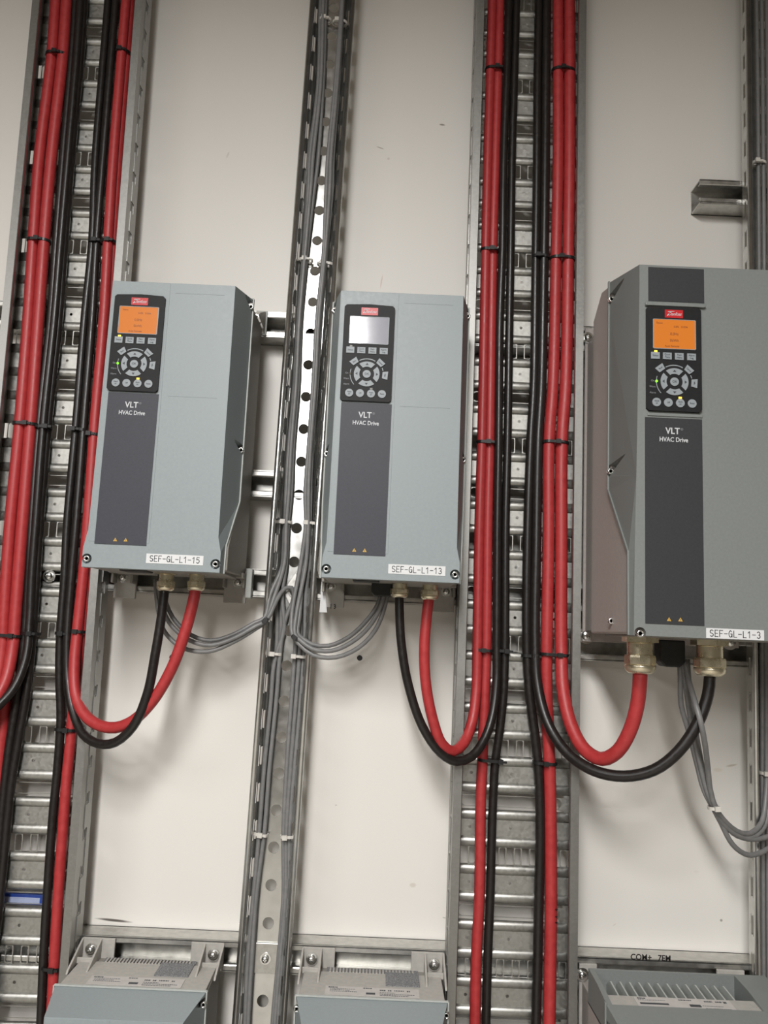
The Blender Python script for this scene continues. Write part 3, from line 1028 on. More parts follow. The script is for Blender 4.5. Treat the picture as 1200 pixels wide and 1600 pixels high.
# ------------------------------------------------------------------ the larger drive
def large_drive(xc, z0, label, code=None, glands=(), grommet=None, group='wall mounted drives', full=True):
    t = thing('variable_speed_drive', label, 'drive', (xc, 41, z0), group)
    o = (xc, 41, z0)
    X = lambda v: xc + v
    F = 301
    mb = MB()
    mb.box(X(-113), X(113), 43, 112, z0 + 6, z0 + 452, 'cast_brown')
    mb.build('heat_sink', t, o, bevel=1)
    # taupe rear casting, upper face falls to the back, cut lower front under the cover
    mb = MB()
    prof = [(104, 2), (290, 2), (290, 100), (202, 190), (202, 483), (150, 493), (104, 466)]
    if full:
        mb.prism_x([(d, z0 + z) for d, z in prof], X(-119), X(119), 'cast_brown')
    else:
        # open top: walls around the fin well
        mb.prism_x([(104, z0 + 2), (202, z0 + 2), (202, z0 + 450), (104, z0 + 450)], X(-119), X(119), 'cast_brown')
        mb.prism_x([(104, z0 + 448), (202, z0 + 448), (202, z0 + 483), (150, z0 + 490), (104, z0 + 492)], X(-119), X(-112), 'cover_b')
        mb.prism_x([(104, z0 + 448), (202, z0 + 448), (202, z0 + 483), (150, z0 + 490), (104, z0 + 492)], X(76), X(119), 'cover_b')
        mb.prism_x([(166, z0 + 448), (202, z0 + 448), (202, z0 + 481), (166, z0 + 483.5)], X(-112), X(76), 'top')
        mb.box(X(-112), X(76), 104, 108, z0 + 448, z0 + 492, 'cover_b')
    mb.build('rear_casting', t, o, bevel=2)
    if not full:
        for i in range(13):
            mb = MB()
            x = X(-96 + i * 12.4)
            mb.prism_x([(108, z0 + 450), (166, z0 + 450), (166, z0 + 482), (126, z0 + 485), (108, z0 + 474)], x, x + 2.0, 'ledge')
            mb.build('cooling_fin', t, o)
        mb = MB()
        mb.box(X(-112), X(76), 108, 166, z0 + 448, z0 + 451, 'dark')
        mb.build('fan_well', t, o)
    # cover
    rings = []
    for (z, wr, db, wf) in ((0, 120, 290, 117.5), (103, 120.5, 290, 116.5), (193, 121, 200, 114.5), (440, 121, 200, 110.5), (466.5, 121, 200, 110.5)):
        rings.append([(X(-wr), db, z0 + z), (X(-wf), F, z0 + z), (X(wf), F, z0 + z), (X(wr), db, z0 + z)])
    tp = rings[-1]
    rings[-1] = [(tp[0][0], 200, z0 + 486), tp[1], tp[2], (tp[3][0], 200, z0 + 486)]
    mb = MB()
    mb.loft(rings, 'cover_b')
    cut = MB()
    for s in (-1, 1):
        for zz in (459, 217):
            cut.loft([[(X(s * 119) + 9 * cos(a), 192, z0 + zz + 9 * sin(a)) for a in [2 * pi * i / 14 for i in range(14)]],
                      [(X(s * 117) + .6 * cos(a), 262, z0 + zz + 12 + .6 * sin(a)) for a in [2 * pi * i / 14 for i in range(14)]]], 'cover_b')
        cut.lathe((X(s * 110), 0, z0 + 3), 'd', [(7, 290), (7, 310)], 'cover_b', 18)
    mb.build('front_cover', t, o, bevel=2.2, cutters=cut)
    mb = MB()
    for s in (-1, 1):
        pts = [(X(s * 120.5), 288, z0 + 0), (X(s * 121), 288, z0 + 101), (X(s * 121.6), 199, z0 + 193), (X(s * 121.6), 199, z0 + 488)]
        mb.sweep(pts, 5.0, 2.4, 'cover_b', up=(s * 1.0, 0, 0))
    mb.build('parting_rim', t, o, bevel=.8)
    for s in (-1, 1):
        mb = MB(); screw_geo(mb, X(s * 109.5), 299.5, z0 + 2.5, 4.6); mb.build('cover_screw', t, o)
        for zz in (459, 217, 18):
            mb = MB(); screw_geo(mb, X(s * 120), 206 if zz > 100 else 212, z0 + zz, 4.4)
            mb.build('cover_screw', t, o)
    if full:
        control_panel(t, o, X(-103), z0 + 275.5, F, True)
        name_plate(t, o, X(-104), X(-33.5), z0 + 14.5, z0 + 267.5, F, 'plate_b')
        mb = MB()
        mb.box(X(-99.5), X(-29), F - .5, F + .7, z0 + 418.5, z0 + 463.5, 'plate_b')
        mb.build('blank_plate', t, o)
        mb = MB()
        mb.prism_d([(X(-104), z0 + 411.3), (X(-30), z0 + 411.3), (X(-27.5), z0 + 414), (X(-65), z0 + 416.5), (X(-104), z0 + 415)], F - .5, F + 4.5, 'cover_b')
        mb.build('panel_hood', t, o, bevel=.6)
        mb = MB()
        mb.box(X(-101), X(-33), F - .5, F + 1.5, z0 + 269.5, z0 + 273.5, 'cover_b')
        mb.build('panel_sill', t, o, bevel=.6)
    else:
        mb = MB()
        mb.prism_x([(168, z0 + 483.2), (196, z0 + 481.2), (196, z0 + 481.9), (168, z0 + 483.9)], X(-78), X(44), 'rating')
        rr = random.Random(9)
        for (x0, x1, dd, w) in ((-74, -64, 170, 3), (-74, -40, 175, 1), (-74, -38, 182, 4), (-22, -6, 171, 2.4), (-12, 2, 182, 6), (10, 20, 172, 3), (24, 32, 172, 3), (4, 30, 184, 1), (34, 38, 172, 4), (6, 38, 190, 1)):
            x = x0
            while x < x1:
                wd = rr.uniform(1.2, 3.2)
                zz = z0 + 484.15 - (dd - 164) * .07
                mb.box(X(x), X(min(x + wd, x1)), dd, dd + w, zz - .4, zz + .1, 'ink')
                x += wd + (.7 if w < 4 else 0)
        mb.build('rating_label', t, o)
    if code:
        code_sticker(t, o, X(code[1]), X(code[1] + 69), z0 + 0.5, z0 + 12.5, F, code[0])
    # back plate with feet
    mb = MB()
    if full:
        mb.box(X(-117), X(117), 41.5, 46, z0 - 10, z0 + 478, 'cast_brown')
        mb.build('back_plate', t, o, bevel=.8)
    else:
        mb.prism_d([(X(-117), z0 - 10), (X(117), z0 - 10), (X(117), z0 + 476), (X(78), z0 + 476), (X(78), z0 + 440), (X(-92), z0 + 440), (X(-92), z0 + 476), (X(-117), z0 + 476)], 41.5, 46, 'top')
        mb.build('back_plate', t, o, bevel=.8)
    for s in (-1, 1):
        mb = MB(); bolt_geo(mb, X(s * 113), 46, z0 + 462, 6); mb.build('foot_bolt', t, o)
    mb = MB()
    mb.box(X(-100), X(100), 110, 286, z0 - 1, z0 + 4, 'cast')
    mb.build('gland_plate', t, o, bevel=1)
    for (gx, gd, gz, R, L) in glands:
        gland(t, o, gx, gd, gz, R, L)
    if grommet:
        gx, gd, gz, w, h = grommet
        mb = MB()
        mb.prism_d([(gx - w / 2, gz), (gx + w / 2, gz), (gx + w / 2, gz - h + 7), (gx + w / 2 - 7, gz - h), (gx - w / 2 + 7, gz - h), (gx - w / 2, gz - h + 7)], gd - 14, gd + 14, 'rubber')
        mb.build('cable_grommet', t, o, bevel=2)
    return t


large_drive(421, 1509, 'largest grey drive with sticker SEF-GL-L1-3 and lit orange screen, at the right', ('SEF-GL-L1-3', -31.5),
            glands=((345.3, 190, 1508.5, 21.5, 48), (437, 190, 1508, 21.5, 47)), grommet=(398, 150, 1506, 34, 36))
large_drive(421, 572, 'grey drive at the bottom right, only its finned top and rating label in view', None, group='drives of the bottom row', full=False)

# handwriting on rail and foot
mb = MB()
b_ = (406.5, 1058.2)
mb.text('COM+   7EM', 11.0, (b_[0], 41.1, b_[1]), 'inkm', .95, .25, 0, 0, .2)
tag(mb.build('marker_writing', None, (b_[0], 41, b_[1])), 'black marker writing on the rail above the finned drive at bottom right', 'writing')
mb = MB()
b_ = (-70.3, 1534.1)
mb.text('1 3', 9.5, (b_[0], 48.1, b_[1]), 'inkm', .8, .15, 0, 0, .2)
tag(mb.build('marker_writing', None, (b_[0], 48, b_[1])), 'number 13 in marker on the foot under the middle drive', 'writing')

# white strip of tape beside the middle drive foot, and the two pale clips right of the leftmost drive
mb = MB()
a, b2 = (-88.8, 1577.2), (-77.4, 1525.2)
mb.prism_d([(a[0], a[1]), (a[0] + 3, a[1]), (b2[0] - 1, b2[1]), (a[0] - 1, b2[1])], 47.8, 48.8, 'sticker')
tag(mb.build('tape_strip', None, (a[0], 48, b2[1])), 'narrow white tape strip on the left foot of the middle drive', 'tape')
mb = MB()
mb.box(-215, -197, 41.5, 45, 1984, 1993, 'ledge')
mb.box(-204, -197, 41.5, 45, 1953, 1986, 'ledge')
tag(mb.build('rail_clip', None, (-206, 41.5, 1953), bevel=.8), 'pale angled clip on the upper rail right of the leftmost drive', 'clip')
mb = MB()
mb.box(-201, -192, 41.5, 60, 1541, 1585, 'ledge')
tag(mb.build('rail_clip', None, (-196, 41.5, 1541), bevel=1.5), 'pale upright clip on the rail near the lower right foot of the leftmost drive', 'clip')

# blue strip in the left tray
b_ = (-501.1, 1096.4)
mb = MB()
mb.box(b_[0] - 60, b_[0] + 38, 24, 30, b_[1] - 7, b_[1] + 7, 'blue')
mb.box(b_[0] - 60, b_[0] + 30, 30, 31, b_[1] - 5, b_[1] + 3, 'lilac')
tag(mb.build('plastic_strip', None, (b_[0], 24, b_[1] - 7), bevel=.6), 'blue edged plastic strip seen through a slot low in the left tray', 'strip')


# ------------------------------------------------------------------ cables
def cable(path, r, m, label, name, group, seg=12, smooth=True):
    pts = spline(path) if smooth else path
    mb = MB()
    mb.tube(pts, r, m, seg)
    o = path[len(path) // 2]
    return tag(mb.build(name, None, o), label, 'cable', group)


G_RL = 'thick red power cables'
G_BL = 'black power cables'
cable([(-587.7, 60, 2770.0), (-580.0, 60, 2577.0), (-577.2, 60, 2506.4), (-573.5, 60, 2405.8), (-575.6, 60, 2222.5), (-570.6, 60, 2084.8), (-565.2, 60, 1955.3), (-560.5, 60, 1789.2), (-558.6, 60, 1634.7), (-553.8, 60, 1510.9), (-550.5, 60, 1445.7), (-552.0, 68, 1381.9), (-563.3, 90, 1330.0), (-595.2, 112, 1314.1), (-645.7, 126, 1356.5), (-680.7, 130, 1441.8), (-696.2, 130, 1520.5)],
      8.8, 'red', 'outermost red cable in the left tray, along its left flange',
      'red_power_cable', 'thick red power cables')
cable([(-568.3, 62, 2770.0), (-561.1, 62, 2576.1), (-558.5, 62, 2505.6), (-554.9, 62, 2405.2), (-555.4, 62, 2222.2), (-552.6, 62, 2084.7), (-548.4, 62, 1955.3), (-543.1, 62, 1789.4), (-539.6, 62, 1635.2), (-536.0, 62, 1511.6), (-533.9, 64, 1455.7), (-534.4, 76, 1405.8), (-544.6, 92, 1373.4), (-567.9, 104, 1350.7), (-597.3, 118, 1357.8), (-624.7, 128, 1409.3), (-648.2, 130, 1522.6)],
      8.8, 'red', 'second red cable from the left edge of the left tray, bending off left',
      'red_power_cable', 'thick red power cables')
cable([(-546.4, 54, 1855.2), (-542.8, 53, 1675.3), (-543.3, 52, 1530.5), (-543.7, 52, 1445.8), (-542.4, 52, 1381.1), (-540.7, 53, 1317.5), (-538.8, 54, 1228.3), (-533.6, 54, 1106.6), (-529.5, 54, 1005.0), (-525.5, 54, 922.2), (-521.7, 54, 857.3), (-496.1, 54, 420.0)],
      8.5, 'red', 'red cable lowest at the left photo edge, behind the bending ones',
      'red_power_cable', 'thick red power cables')
cable([(-555.9, 56, 2770.0), (-549.0, 56, 2582.0), (-546.4, 56, 2511.2), (-543.0, 56, 2410.3), (-539.6, 56, 2226.6), (-536.2, 56, 2088.4), (-532.2, 56, 1958.4), (-533.1, 56, 1791.4), (-528.8, 56, 1636.5), (-524.6, 56, 1559.7), (-521.4, 56, 1465.5), (-523.0, 56, 1391.4), (-527.3, 56, 1309.4), (-527.9, 56, 1229.2), (-525.6, 56, 1124.7), (-521.6, 56, 1022.8), (-515.9, 56, 923.5), (-512.2, 56, 858.7), (-487.2, 56, 420.0)],
      6.4, 'black', 'black cable against the red pair in the left half of the left tray',
      'black_power_cable', 'black power cables')
cable([(-544.7, 62, 2770.0), (-537.9, 62, 2577.2), (-535.4, 62, 2506.7), (-532.1, 62, 2406.3), (-528.9, 62, 2223.5), (-526.6, 62, 2085.9), (-523.7, 62, 1956.5), (-523.7, 62, 1790.3), (-519.6, 62, 1636.1), (-517.4, 62, 1559.6), (-512.5, 64, 1484.5), (-510.8, 70, 1438.5), (-518.9, 80, 1397.7), (-537.7, 92, 1368.4), (-562.9, 110, 1332.5), (-607.1, 124, 1319.5), (-642.4, 134, 1366.0), (-669.6, 136, 1521.4)],
      6.4, 'black', 'middle black cable in the left bundle of the left tray',
      'black_power_cable', 'black power cables')
cable([(-540.4, 56, 2770.0), (-534.1, 56, 2582.8), (-531.7, 56, 2511.9), (-528.4, 56, 2411.0), (-526.3, 56, 2227.2), (-523.1, 56, 2089.0), (-519.3, 56, 1959.0), (-519.4, 56, 1792.0), (-516.3, 56, 1637.0), (-513.2, 56, 1560.2), (-510.1, 56, 1465.9), (-510.0, 56, 1391.9), (-514.4, 56, 1328.0), (-518.8, 56, 1256.1), (-518.5, 56, 1177.0), (-518.2, 56, 1090.7), (-518.4, 57, 1014.9), (-510.2, 57, 924.2), (-504.8, 57, 859.5), (-468.1, 57, 420.0)],
      6.4, 'black', 'right black cable in the left bundle of the left tray',
      'black_power_cable', 'black power cables')
cable([(-504.3, 56, 2770.0), (-495.9, 56, 2584.6), (-492.7, 56, 2513.8), (-490.8, 56, 2412.8), (-487.4, 56, 2229.1), (-479.7, 56, 2091.0), (-479.5, 56, 1960.8), (-476.5, 56, 1793.9), (-475.1, 56, 1638.8), (-471.4, 56, 1562.0), (-468.8, 56, 1467.7), (-464.2, 56, 1412.3), (-457.0, 56, 1357.7), (-454.5, 56, 1285.6), (-454.7, 56, 1223.4), (-452.4, 56, 1127.7), (-449.2, 56, 1042.6), (-442.7, 56, 926.5), (-438.7, 56, 861.6), (-411.5, 56, 420.0)],
      6.3, 'black', 'black cable in the right half of the left tray, running right down',
      'black_power_cable', 'black power cables')
cable([(-490.5, 58, 2770.0), (-482.3, 58, 2583.5), (-479.2, 58, 2512.8), (-477.5, 58, 2411.9), (-474.4, 58, 2228.5), (-471.9, 58, 2090.4), (-466.8, 58, 1960.6), (-464.0, 58, 1794.0), (-460.2, 60, 1639.0), (-459.5, 60, 1562.3), (-456.2, 62, 1468.3), (-448.5, 66, 1413.5), (-432.4, 78, 1369.8), (-408.9, 95, 1339.8), (-382.0, 108, 1329.5), (-356.1, 118, 1333.6), (-331.4, 125, 1356.9), (-314.3, 130, 1401.1), (-307.3, 131, 1457.9), (-303.5, 130, 1506.5), (-301.8, 130, 1551.0)],
      6.5, 'black', 'black cable looping up into the left gland of the leftmost drive',
      'black_power_cable', 'black power cables')
cable([(-472.0, 62, 2770.0), (-463.9, 62, 2580.8), (-460.9, 62, 2510.3), (-459.4, 62, 2409.7), (-456.6, 62, 2226.9), (-452.3, 62, 2089.3), (-447.5, 62, 1959.9), (-446.0, 62, 1793.8), (-442.2, 62, 1639.5), (-441.7, 62, 1562.9), (-441.9, 64, 1482.9), (-439.5, 70, 1432.4), (-430.9, 78, 1392.3), (-412.4, 90, 1367.3), (-388.8, 100, 1354.4), (-360.3, 110, 1352.3), (-334.0, 118, 1363.8), (-308.1, 124, 1391.4), (-284.2, 128, 1437.0), (-268.4, 130, 1490.3), (-260.2, 130, 1535.0), (-258.9, 130, 1552.9)],
      8, 'red', 'red cable looping up into the right gland of the leftmost drive',
      'red_power_cable', 'thick red power cables')
cable([(-470.8, 54, 2770.0), (-460.5, 54, 2588.1), (-456.5, 54, 2517.2), (-454.0, 54, 2416.0), (-451.3, 54, 2232.0), (-447.1, 54, 2093.5), (-442.5, 54, 1963.3), (-441.1, 54, 1796.0), (-438.4, 54, 1640.7), (-437.9, 54, 1563.6), (-438.8, 54, 1483.1), (-440.6, 54, 1413.2), (-440.6, 55, 1358.3), (-439.5, 56, 1322.2), (-439.5, 57, 1268.6), (-438.1, 57, 1198.0), (-435.9, 57, 1111.5), (-432.9, 57, 1026.8), (-428.3, 57, 927.5), (-425.3, 57, 862.6), (-404.8, 57, 420.0)],
      7.6, 'red', 'red cable along the right flange of the left tray, running right down',
      'red_power_cable', 'thick red power cables')
cable([(139.5, 60, 2770.0), (141.1, 60, 2612.1), (141.8, 60, 2541.2), (141.8, 60, 2413.7), (141.6, 60, 2256.2), (142.4, 60, 2103.9), (143.4, 60, 1987.7), (144.5, 60, 1793.7), (144.1, 60, 1665.6), (145.6, 62, 1494.3), (145.3, 66, 1420.7), (138.9, 76, 1376.0), (126.1, 92, 1349.0), (109.8, 106, 1339.7), (93.6, 116, 1350.7), (78.5, 124, 1387.2), (67.7, 128, 1434.7), (64.1, 130, 1482.7), (66.1, 130, 1526.9), (68.6, 130, 1555.5)],
      7.5, 'red', 'red cable looping up into the right gland of the middle drive',
      'red_power_cable', 'thick red power cables')
cable([(153.1, 56, 2770.0), (154.4, 56, 2616.3), (155.0, 56, 2545.1), (154.8, 56, 2417.2), (154.4, 56, 2259.2), (154.0, 56, 2106.4), (154.9, 56, 1989.7), (156.8, 56, 1795.1), (157.1, 56, 1666.7), (159.6, 56, 1494.8), (159.1, 56, 1402.2), (158.2, 56, 1329.5), (157.3, 56, 1258.0), (158.8, 56, 1135.8), (156.6, 56, 1050.6), (157.5, 56, 950.8), (158.5, 56, 885.6), (165.6, 56, 420.0)],
      7.7, 'red', 'red cable left in the centre right tray, running right down',
      'red_power_cable', 'thick red power cables')
cable([(167.7, 60, 2770.0), (168.8, 60, 2613.5), (169.3, 60, 2542.5), (168.9, 60, 2415.0), (167.3, 60, 2257.4), (168.7, 60, 2105.1), (167.4, 60, 1988.8), (169.9, 60, 1794.8), (171.0, 60, 1666.8), (173.9, 62, 1495.5), (174.9, 64, 1440.1), (169.4, 72, 1390.4), (156.8, 84, 1355.5), (137.7, 98, 1332.8), (115.4, 108, 1326.4), (92.2, 116, 1338.6), (65.7, 124, 1373.7), (44.0, 128, 1429.3), (31.9, 130, 1485.7), (27.3, 130, 1534.1), (26.3, 130, 1559.1)],
      6.4, 'black', 'black cable looping up into the left gland of the middle drive',
      'black_power_cable', 'black power cables')
cable([(181.1, 57, 2770.0), (182.0, 57, 2616.8), (182.4, 57, 2545.6), (181.9, 57, 2417.8), (181.0, 57, 2259.9), (182.3, 57, 2107.2), (182.8, 57, 1990.6), (184.0, 57, 1796.1), (184.0, 57, 1667.7), (186.9, 57, 1496.0), (186.7, 57, 1421.8), (182.3, 57, 1366.8), (177.0, 56, 1321.3), (174.8, 56, 1258.7), (174.2, 56, 1136.4), (172.7, 56, 1051.3), (172.6, 56, 951.4), (172.5, 56, 886.1), (171.8, 56, 420.0)],
      6.3, 'black', 'black cable in the left bundle of the centre right tray, running right down',
      'black_power_cable', 'black power cables')
cable([(219.0, 57, 2770.0), (219.4, 57, 2618.6), (219.6, 57, 2547.4), (219.6, 57, 2419.6), (221.2, 57, 2261.7), (222.0, 57, 2098.3), (222.6, 57, 1889.0), (219.3, 57, 1797.7), (217.3, 57, 1640.1), (219.0, 57, 1497.4), (224.2, 57, 1423.4), (233.7, 57, 1359.9), (240.2, 57, 1306.1), (243.4, 57, 1226.5), (243.0, 57, 1139.6), (242.6, 57, 1054.5), (241.6, 57, 954.6), (241.9, 57, 889.4), (244.1, 57, 420.0)],
      7, 'black', 'black cable in the right bundle of the centre right tray, running right down',
      'black_power_cable', 'black power cables')
cable([(232.1, 58, 2770.0), (232.1, 58, 2618.3), (232.1, 58, 2547.2), (233.0, 58, 2419.5), (234.4, 58, 2261.8), (234.9, 58, 2098.4), (234.3, 58, 1889.2), (230.9, 58, 1798.0), (230.6, 58, 1640.6), (230.4, 62, 1498.0), (234.1, 68, 1433.7), (246.6, 84, 1381.5), (268.6, 110, 1345.3), (298.9, 138, 1326.9), (333.8, 158, 1324.2), (368.6, 174, 1336.4), (397.2, 184, 1362.7), (420.7, 189, 1400.0), (434.2, 190, 1437.5), (438.0, 190, 1470.7)],
      7.6, 'black', 'black cable looping wide under the largest drive into its right gland',
      'black_power_cable', 'black power cables')
cable([(251.1, 60, 2770.0), (250.9, 60, 2617.5), (250.8, 60, 2546.4), (252.5, 60, 2419.0), (254.6, 60, 2261.5), (253.7, 60, 2098.3), (251.7, 60, 1889.4), (247.1, 60, 1798.2), (248.5, 60, 1641.1), (248.1, 60, 1480.1), (249.1, 59, 1424.6), (251.9, 58, 1378.9), (254.4, 58, 1333.8), (257.3, 58, 1262.5), (260.0, 58, 1140.6), (260.3, 58, 1055.6), (260.0, 58, 955.8), (261.0, 58, 890.7), (268.2, 58, 420.0)],
      8.8, 'red', 'red cable with pen marks low down, right bundle of the centre right tray',
      'red_power_cable', 'thick red power cables')
cable([(270.5, 60, 2770.0), (270.1, 60, 2618.4), (269.9, 60, 2547.4), (271.3, 60, 2419.9), (273.1, 60, 2262.4), (272.9, 60, 2099.2), (271.4, 60, 1890.3), (266.6, 60, 1799.1), (267.7, 60, 1642.0), (268.9, 64, 1481.1), (269.3, 78, 1426.8), (276.7, 100, 1380.1), (290.5, 122, 1351.3), (307.7, 144, 1343.3), (323.5, 164, 1356.8), (335.5, 178, 1385.4), (342.8, 187, 1421.0), (345.2, 190, 1454.3), (345.3, 190, 1470.8)],
      9.4, 'red', 'thick red cable looping up into the left gland of the largest drive',
      'red_power_cable', 'thick red power cables')
cable([(-327.3, 88, 1561.5), (-321.5, 88, 1524.8), (-308.8, 90, 1488.6), (-279.8, 92, 1465.4), (-242.8, 92, 1461.5), (-207.9, 88, 1476.6), (-177.6, 84, 1497.1), (-165.8, 80, 1506.8), (-158.0, 68, 1537.2), (-145.1, 61, 1595.0), (-145.7, 61, 1652.7), (-144.8, 61, 1701.4), (-145.5, 61, 1770.5), (-143.6, 61, 1871.2), (-144.5, 61, 1974.1), (-142.1, 61, 2079.6), (-138.9, 61, 2198.5), (-138.5, 61, 2242.4), (-133.0, 61, 2377.0), (-136.9, 61, 2526.8), (-137.5, 61, 2597.6), (-139.0, 61, 2770.0)],
      3.2, 'grey_cable', 'grey cable looping from the leftmost drive to the black tie, lowest strand',
      'grey_control_cable', 'grey control cables')
cable([(-322.5, 92, 1561.5), (-315.3, 92, 1529.5), (-301.4, 94, 1500.8), (-270.6, 96, 1476.7), (-238.1, 96, 1470.8), (-204.9, 92, 1483.1), (-177.2, 88, 1500.7), (-163.5, 84, 1508.7), (-152.2, 70, 1539.2), (-143.1, 60, 1557.0), (-133.1, 57, 1559.5), (-128.9, 54, 1546.5), (-138.4, 54, 1514.9), (-142.9, 55, 1481.8), (-145.7, 54.5, 1389.0), (-149.4, 54.5, 1298.2), (-151.1, 54.5, 1209.4), (-157.0, 54.5, 1122.3), (-157.9, 54.5, 1037.2), (-157.6, 54.5, 953.8), (-155.7, 54.5, 872.2), (-145.2, 54.5, 420.0)],
      3.2, 'grey_cable', 'grey cable from the leftmost drive to the black tie, passing over the washer bolt',
      'grey_control_cable', 'grey control cables')
cable([(-320.0, 84, 1562.1), (-314.4, 84, 1539.1), (-298.3, 86, 1507.4), (-270.2, 88, 1483.9), (-240.2, 88, 1477.0), (-206.6, 84, 1488.5), (-180.6, 80, 1505.2), (-167.5, 77, 1512.3), (-162.6, 66, 1546.5), (-147.3, 55.5, 1595.3), (-147.9, 55.5, 1653.3), (-149.3, 55.5, 1702.2), (-149.5, 55.5, 1771.6), (-146.2, 55.5, 1872.8), (-146.4, 55.5, 1976.2), (-144.4, 55.5, 2082.1), (-143.2, 55.5, 2201.4), (-144.2, 55.5, 2245.5), (-137.8, 55.5, 2380.7), (-141.7, 55.5, 2531.2), (-140.6, 55.5, 2602.4), (-138.0, 55.5, 2770.0)],
      3.2, 'grey_cable', 'grey cable looping from the leftmost drive to the black tie, top strand',
      'grey_control_cable', 'grey control cables')
cable([(-143.8, 49.5, 2770.0), (-142.2, 49.5, 2607.7), (-141.5, 49.5, 2536.2), (-137.6, 49.5, 2385.0), (-146.7, 49.5, 2249.0), (-145.3, 49.5, 2204.7), (-145.7, 49.5, 2084.9), (-147.6, 49.5, 1978.5), (-147.6, 49.5, 1874.6), (-149.5, 49.5, 1772.9), (-149.2, 49.5, 1703.2), (-149.2, 49.5, 1654.0), (-148.6, 49.5, 1595.8), (-154.3, 49.5, 1547.5), (-150.2, 49.5, 1481.4), (-153.9, 49.5, 1388.3), (-157.5, 49.5, 1297.1), (-159.2, 49.5, 1208.0), (-161.7, 49.5, 1120.6), (-164.2, 49.5, 1035.1), (-162.2, 49.5, 951.5), (-160.3, 49.5, 869.5), (-149.9, 49.5, 420.0)],
      3.2, 'grey_cable', 'grey cable in the left bundle of the middle channel, nearest the left rim',
      'grey_control_cable', 'grey control cables')
cable([(-141.0, 49.5, 2770.0), (-135.6, 49.5, 2608.0), (-133.2, 49.5, 2536.6), (-129.4, 49.5, 2385.4), (-133.1, 49.5, 2249.6), (-135.3, 49.5, 2205.2), (-141.2, 49.5, 2085.1), (-144.1, 49.5, 1978.6), (-142.3, 49.5, 1874.8), (-142.9, 49.5, 1773.2), (-141.6, 49.5, 1703.5), (-144.9, 49.5, 1654.2), (-144.4, 49.5, 1596.0), (-146.8, 49.5, 1547.9), (-144.9, 49.5, 1481.6), (-146.5, 49.5, 1388.6), (-150.1, 49.5, 1297.4), (-151.9, 49.5, 1208.3), (-156.6, 49.5, 1120.8), (-157.2, 49.5, 1035.4), (-157.2, 49.5, 951.7), (-155.3, 49.5, 869.7), (-144.9, 49.5, 420.0)],
      3.2, 'grey_cable', 'grey cable in the left bundle of the middle channel, nearest the bare base',
      'grey_control_cable', 'grey control cables')
cable([(-135.2, 55.3, 2770.0), (-134.0, 55.3, 2602.9), (-133.5, 55.3, 2531.8), (-129.6, 55.3, 2381.3), (-130.6, 55.3, 2246.2), (-133.4, 55.3, 2202.0), (-139.9, 55.3, 2082.4), (-143.0, 55.3, 1976.4), (-141.0, 55.3, 1873.1), (-142.9, 55.3, 1771.9), (-141.8, 55.3, 1702.5), (-143.7, 55.3, 1653.5), (-143.1, 55.3, 1595.5), (-146.0, 55, 1547.7), (-140.0, 55, 1496.0), (-146.2, 55, 1472.3), (-152.0, 55, 1444.1), (-153.2, 55.3, 1388.8), (-156.8, 55.3, 1298.1), (-158.4, 55.3, 1209.3), (-161.0, 55.3, 1122.4), (-163.5, 55.3, 1037.2), (-161.5, 55.3, 954.0), (-159.5, 55.3, 872.5), (-148.4, 55.3, 420.0)],
      3.2, 'grey_cable', 'grey cable in the left bundle of the middle channel, on top of the others',
      'grey_control_cable', 'grey control cables')
cable([(10.1, 100, 1566.3), (7.6, 100, 1538.7), (-5.4, 98, 1501.7), (-28.1, 94, 1476.2), (-59.6, 90, 1461.2), (-92.3, 84, 1462.4), (-113.8, 80, 1476.9), (-125.2, 76, 1490.1), (-128.7, 68, 1519.7), (-120.5, 62, 1596.0), (-116.1, 62, 1653.9), (-119.8, 62, 1702.4), (-118.9, 62, 1771.5), (-117.6, 62, 1872.1), (-117.4, 62, 1975.0), (-113.1, 62, 2080.5), (-114.3, 62, 2199.1), (-114.6, 62, 2242.9), (-109.2, 62, 2377.5), (-106.4, 62, 2527.5), (-106.8, 62, 2598.2), (-107.8, 62, 2770.0)],
      3.2, 'grey_cable', 'grey cable from the middle drive into the channel, lowest strand',
      'grey_control_cable', 'grey control cables')
cable([(6.4, 104, 1565.9), (2.1, 104, 1538.3), (-14.7, 102, 1505.8), (-37.5, 98, 1484.0), (-66.3, 94, 1470.1), (-94.3, 88, 1471.5), (-111.9, 84, 1482.5), (-121.1, 80, 1490.3), (-121.9, 70, 1520.0), (-113.0, 62, 1596.3), (-112.7, 62, 1654.0), (-115.2, 62, 1702.6), (-116.0, 62, 1771.6), (-114.1, 62, 1872.3), (-114.4, 62, 1975.1), (-110.6, 62, 2080.6), (-108.8, 62, 2199.3), (-109.7, 62, 2243.2), (-106.1, 62, 2377.6), (-105.1, 62, 2527.5), (-106.2, 62, 2598.3), (-108.9, 62, 2770.0)],
      3.2, 'grey_cable', 'grey cable from the middle drive into the channel, middle strand',
      'grey_control_cable', 'grey control cables')
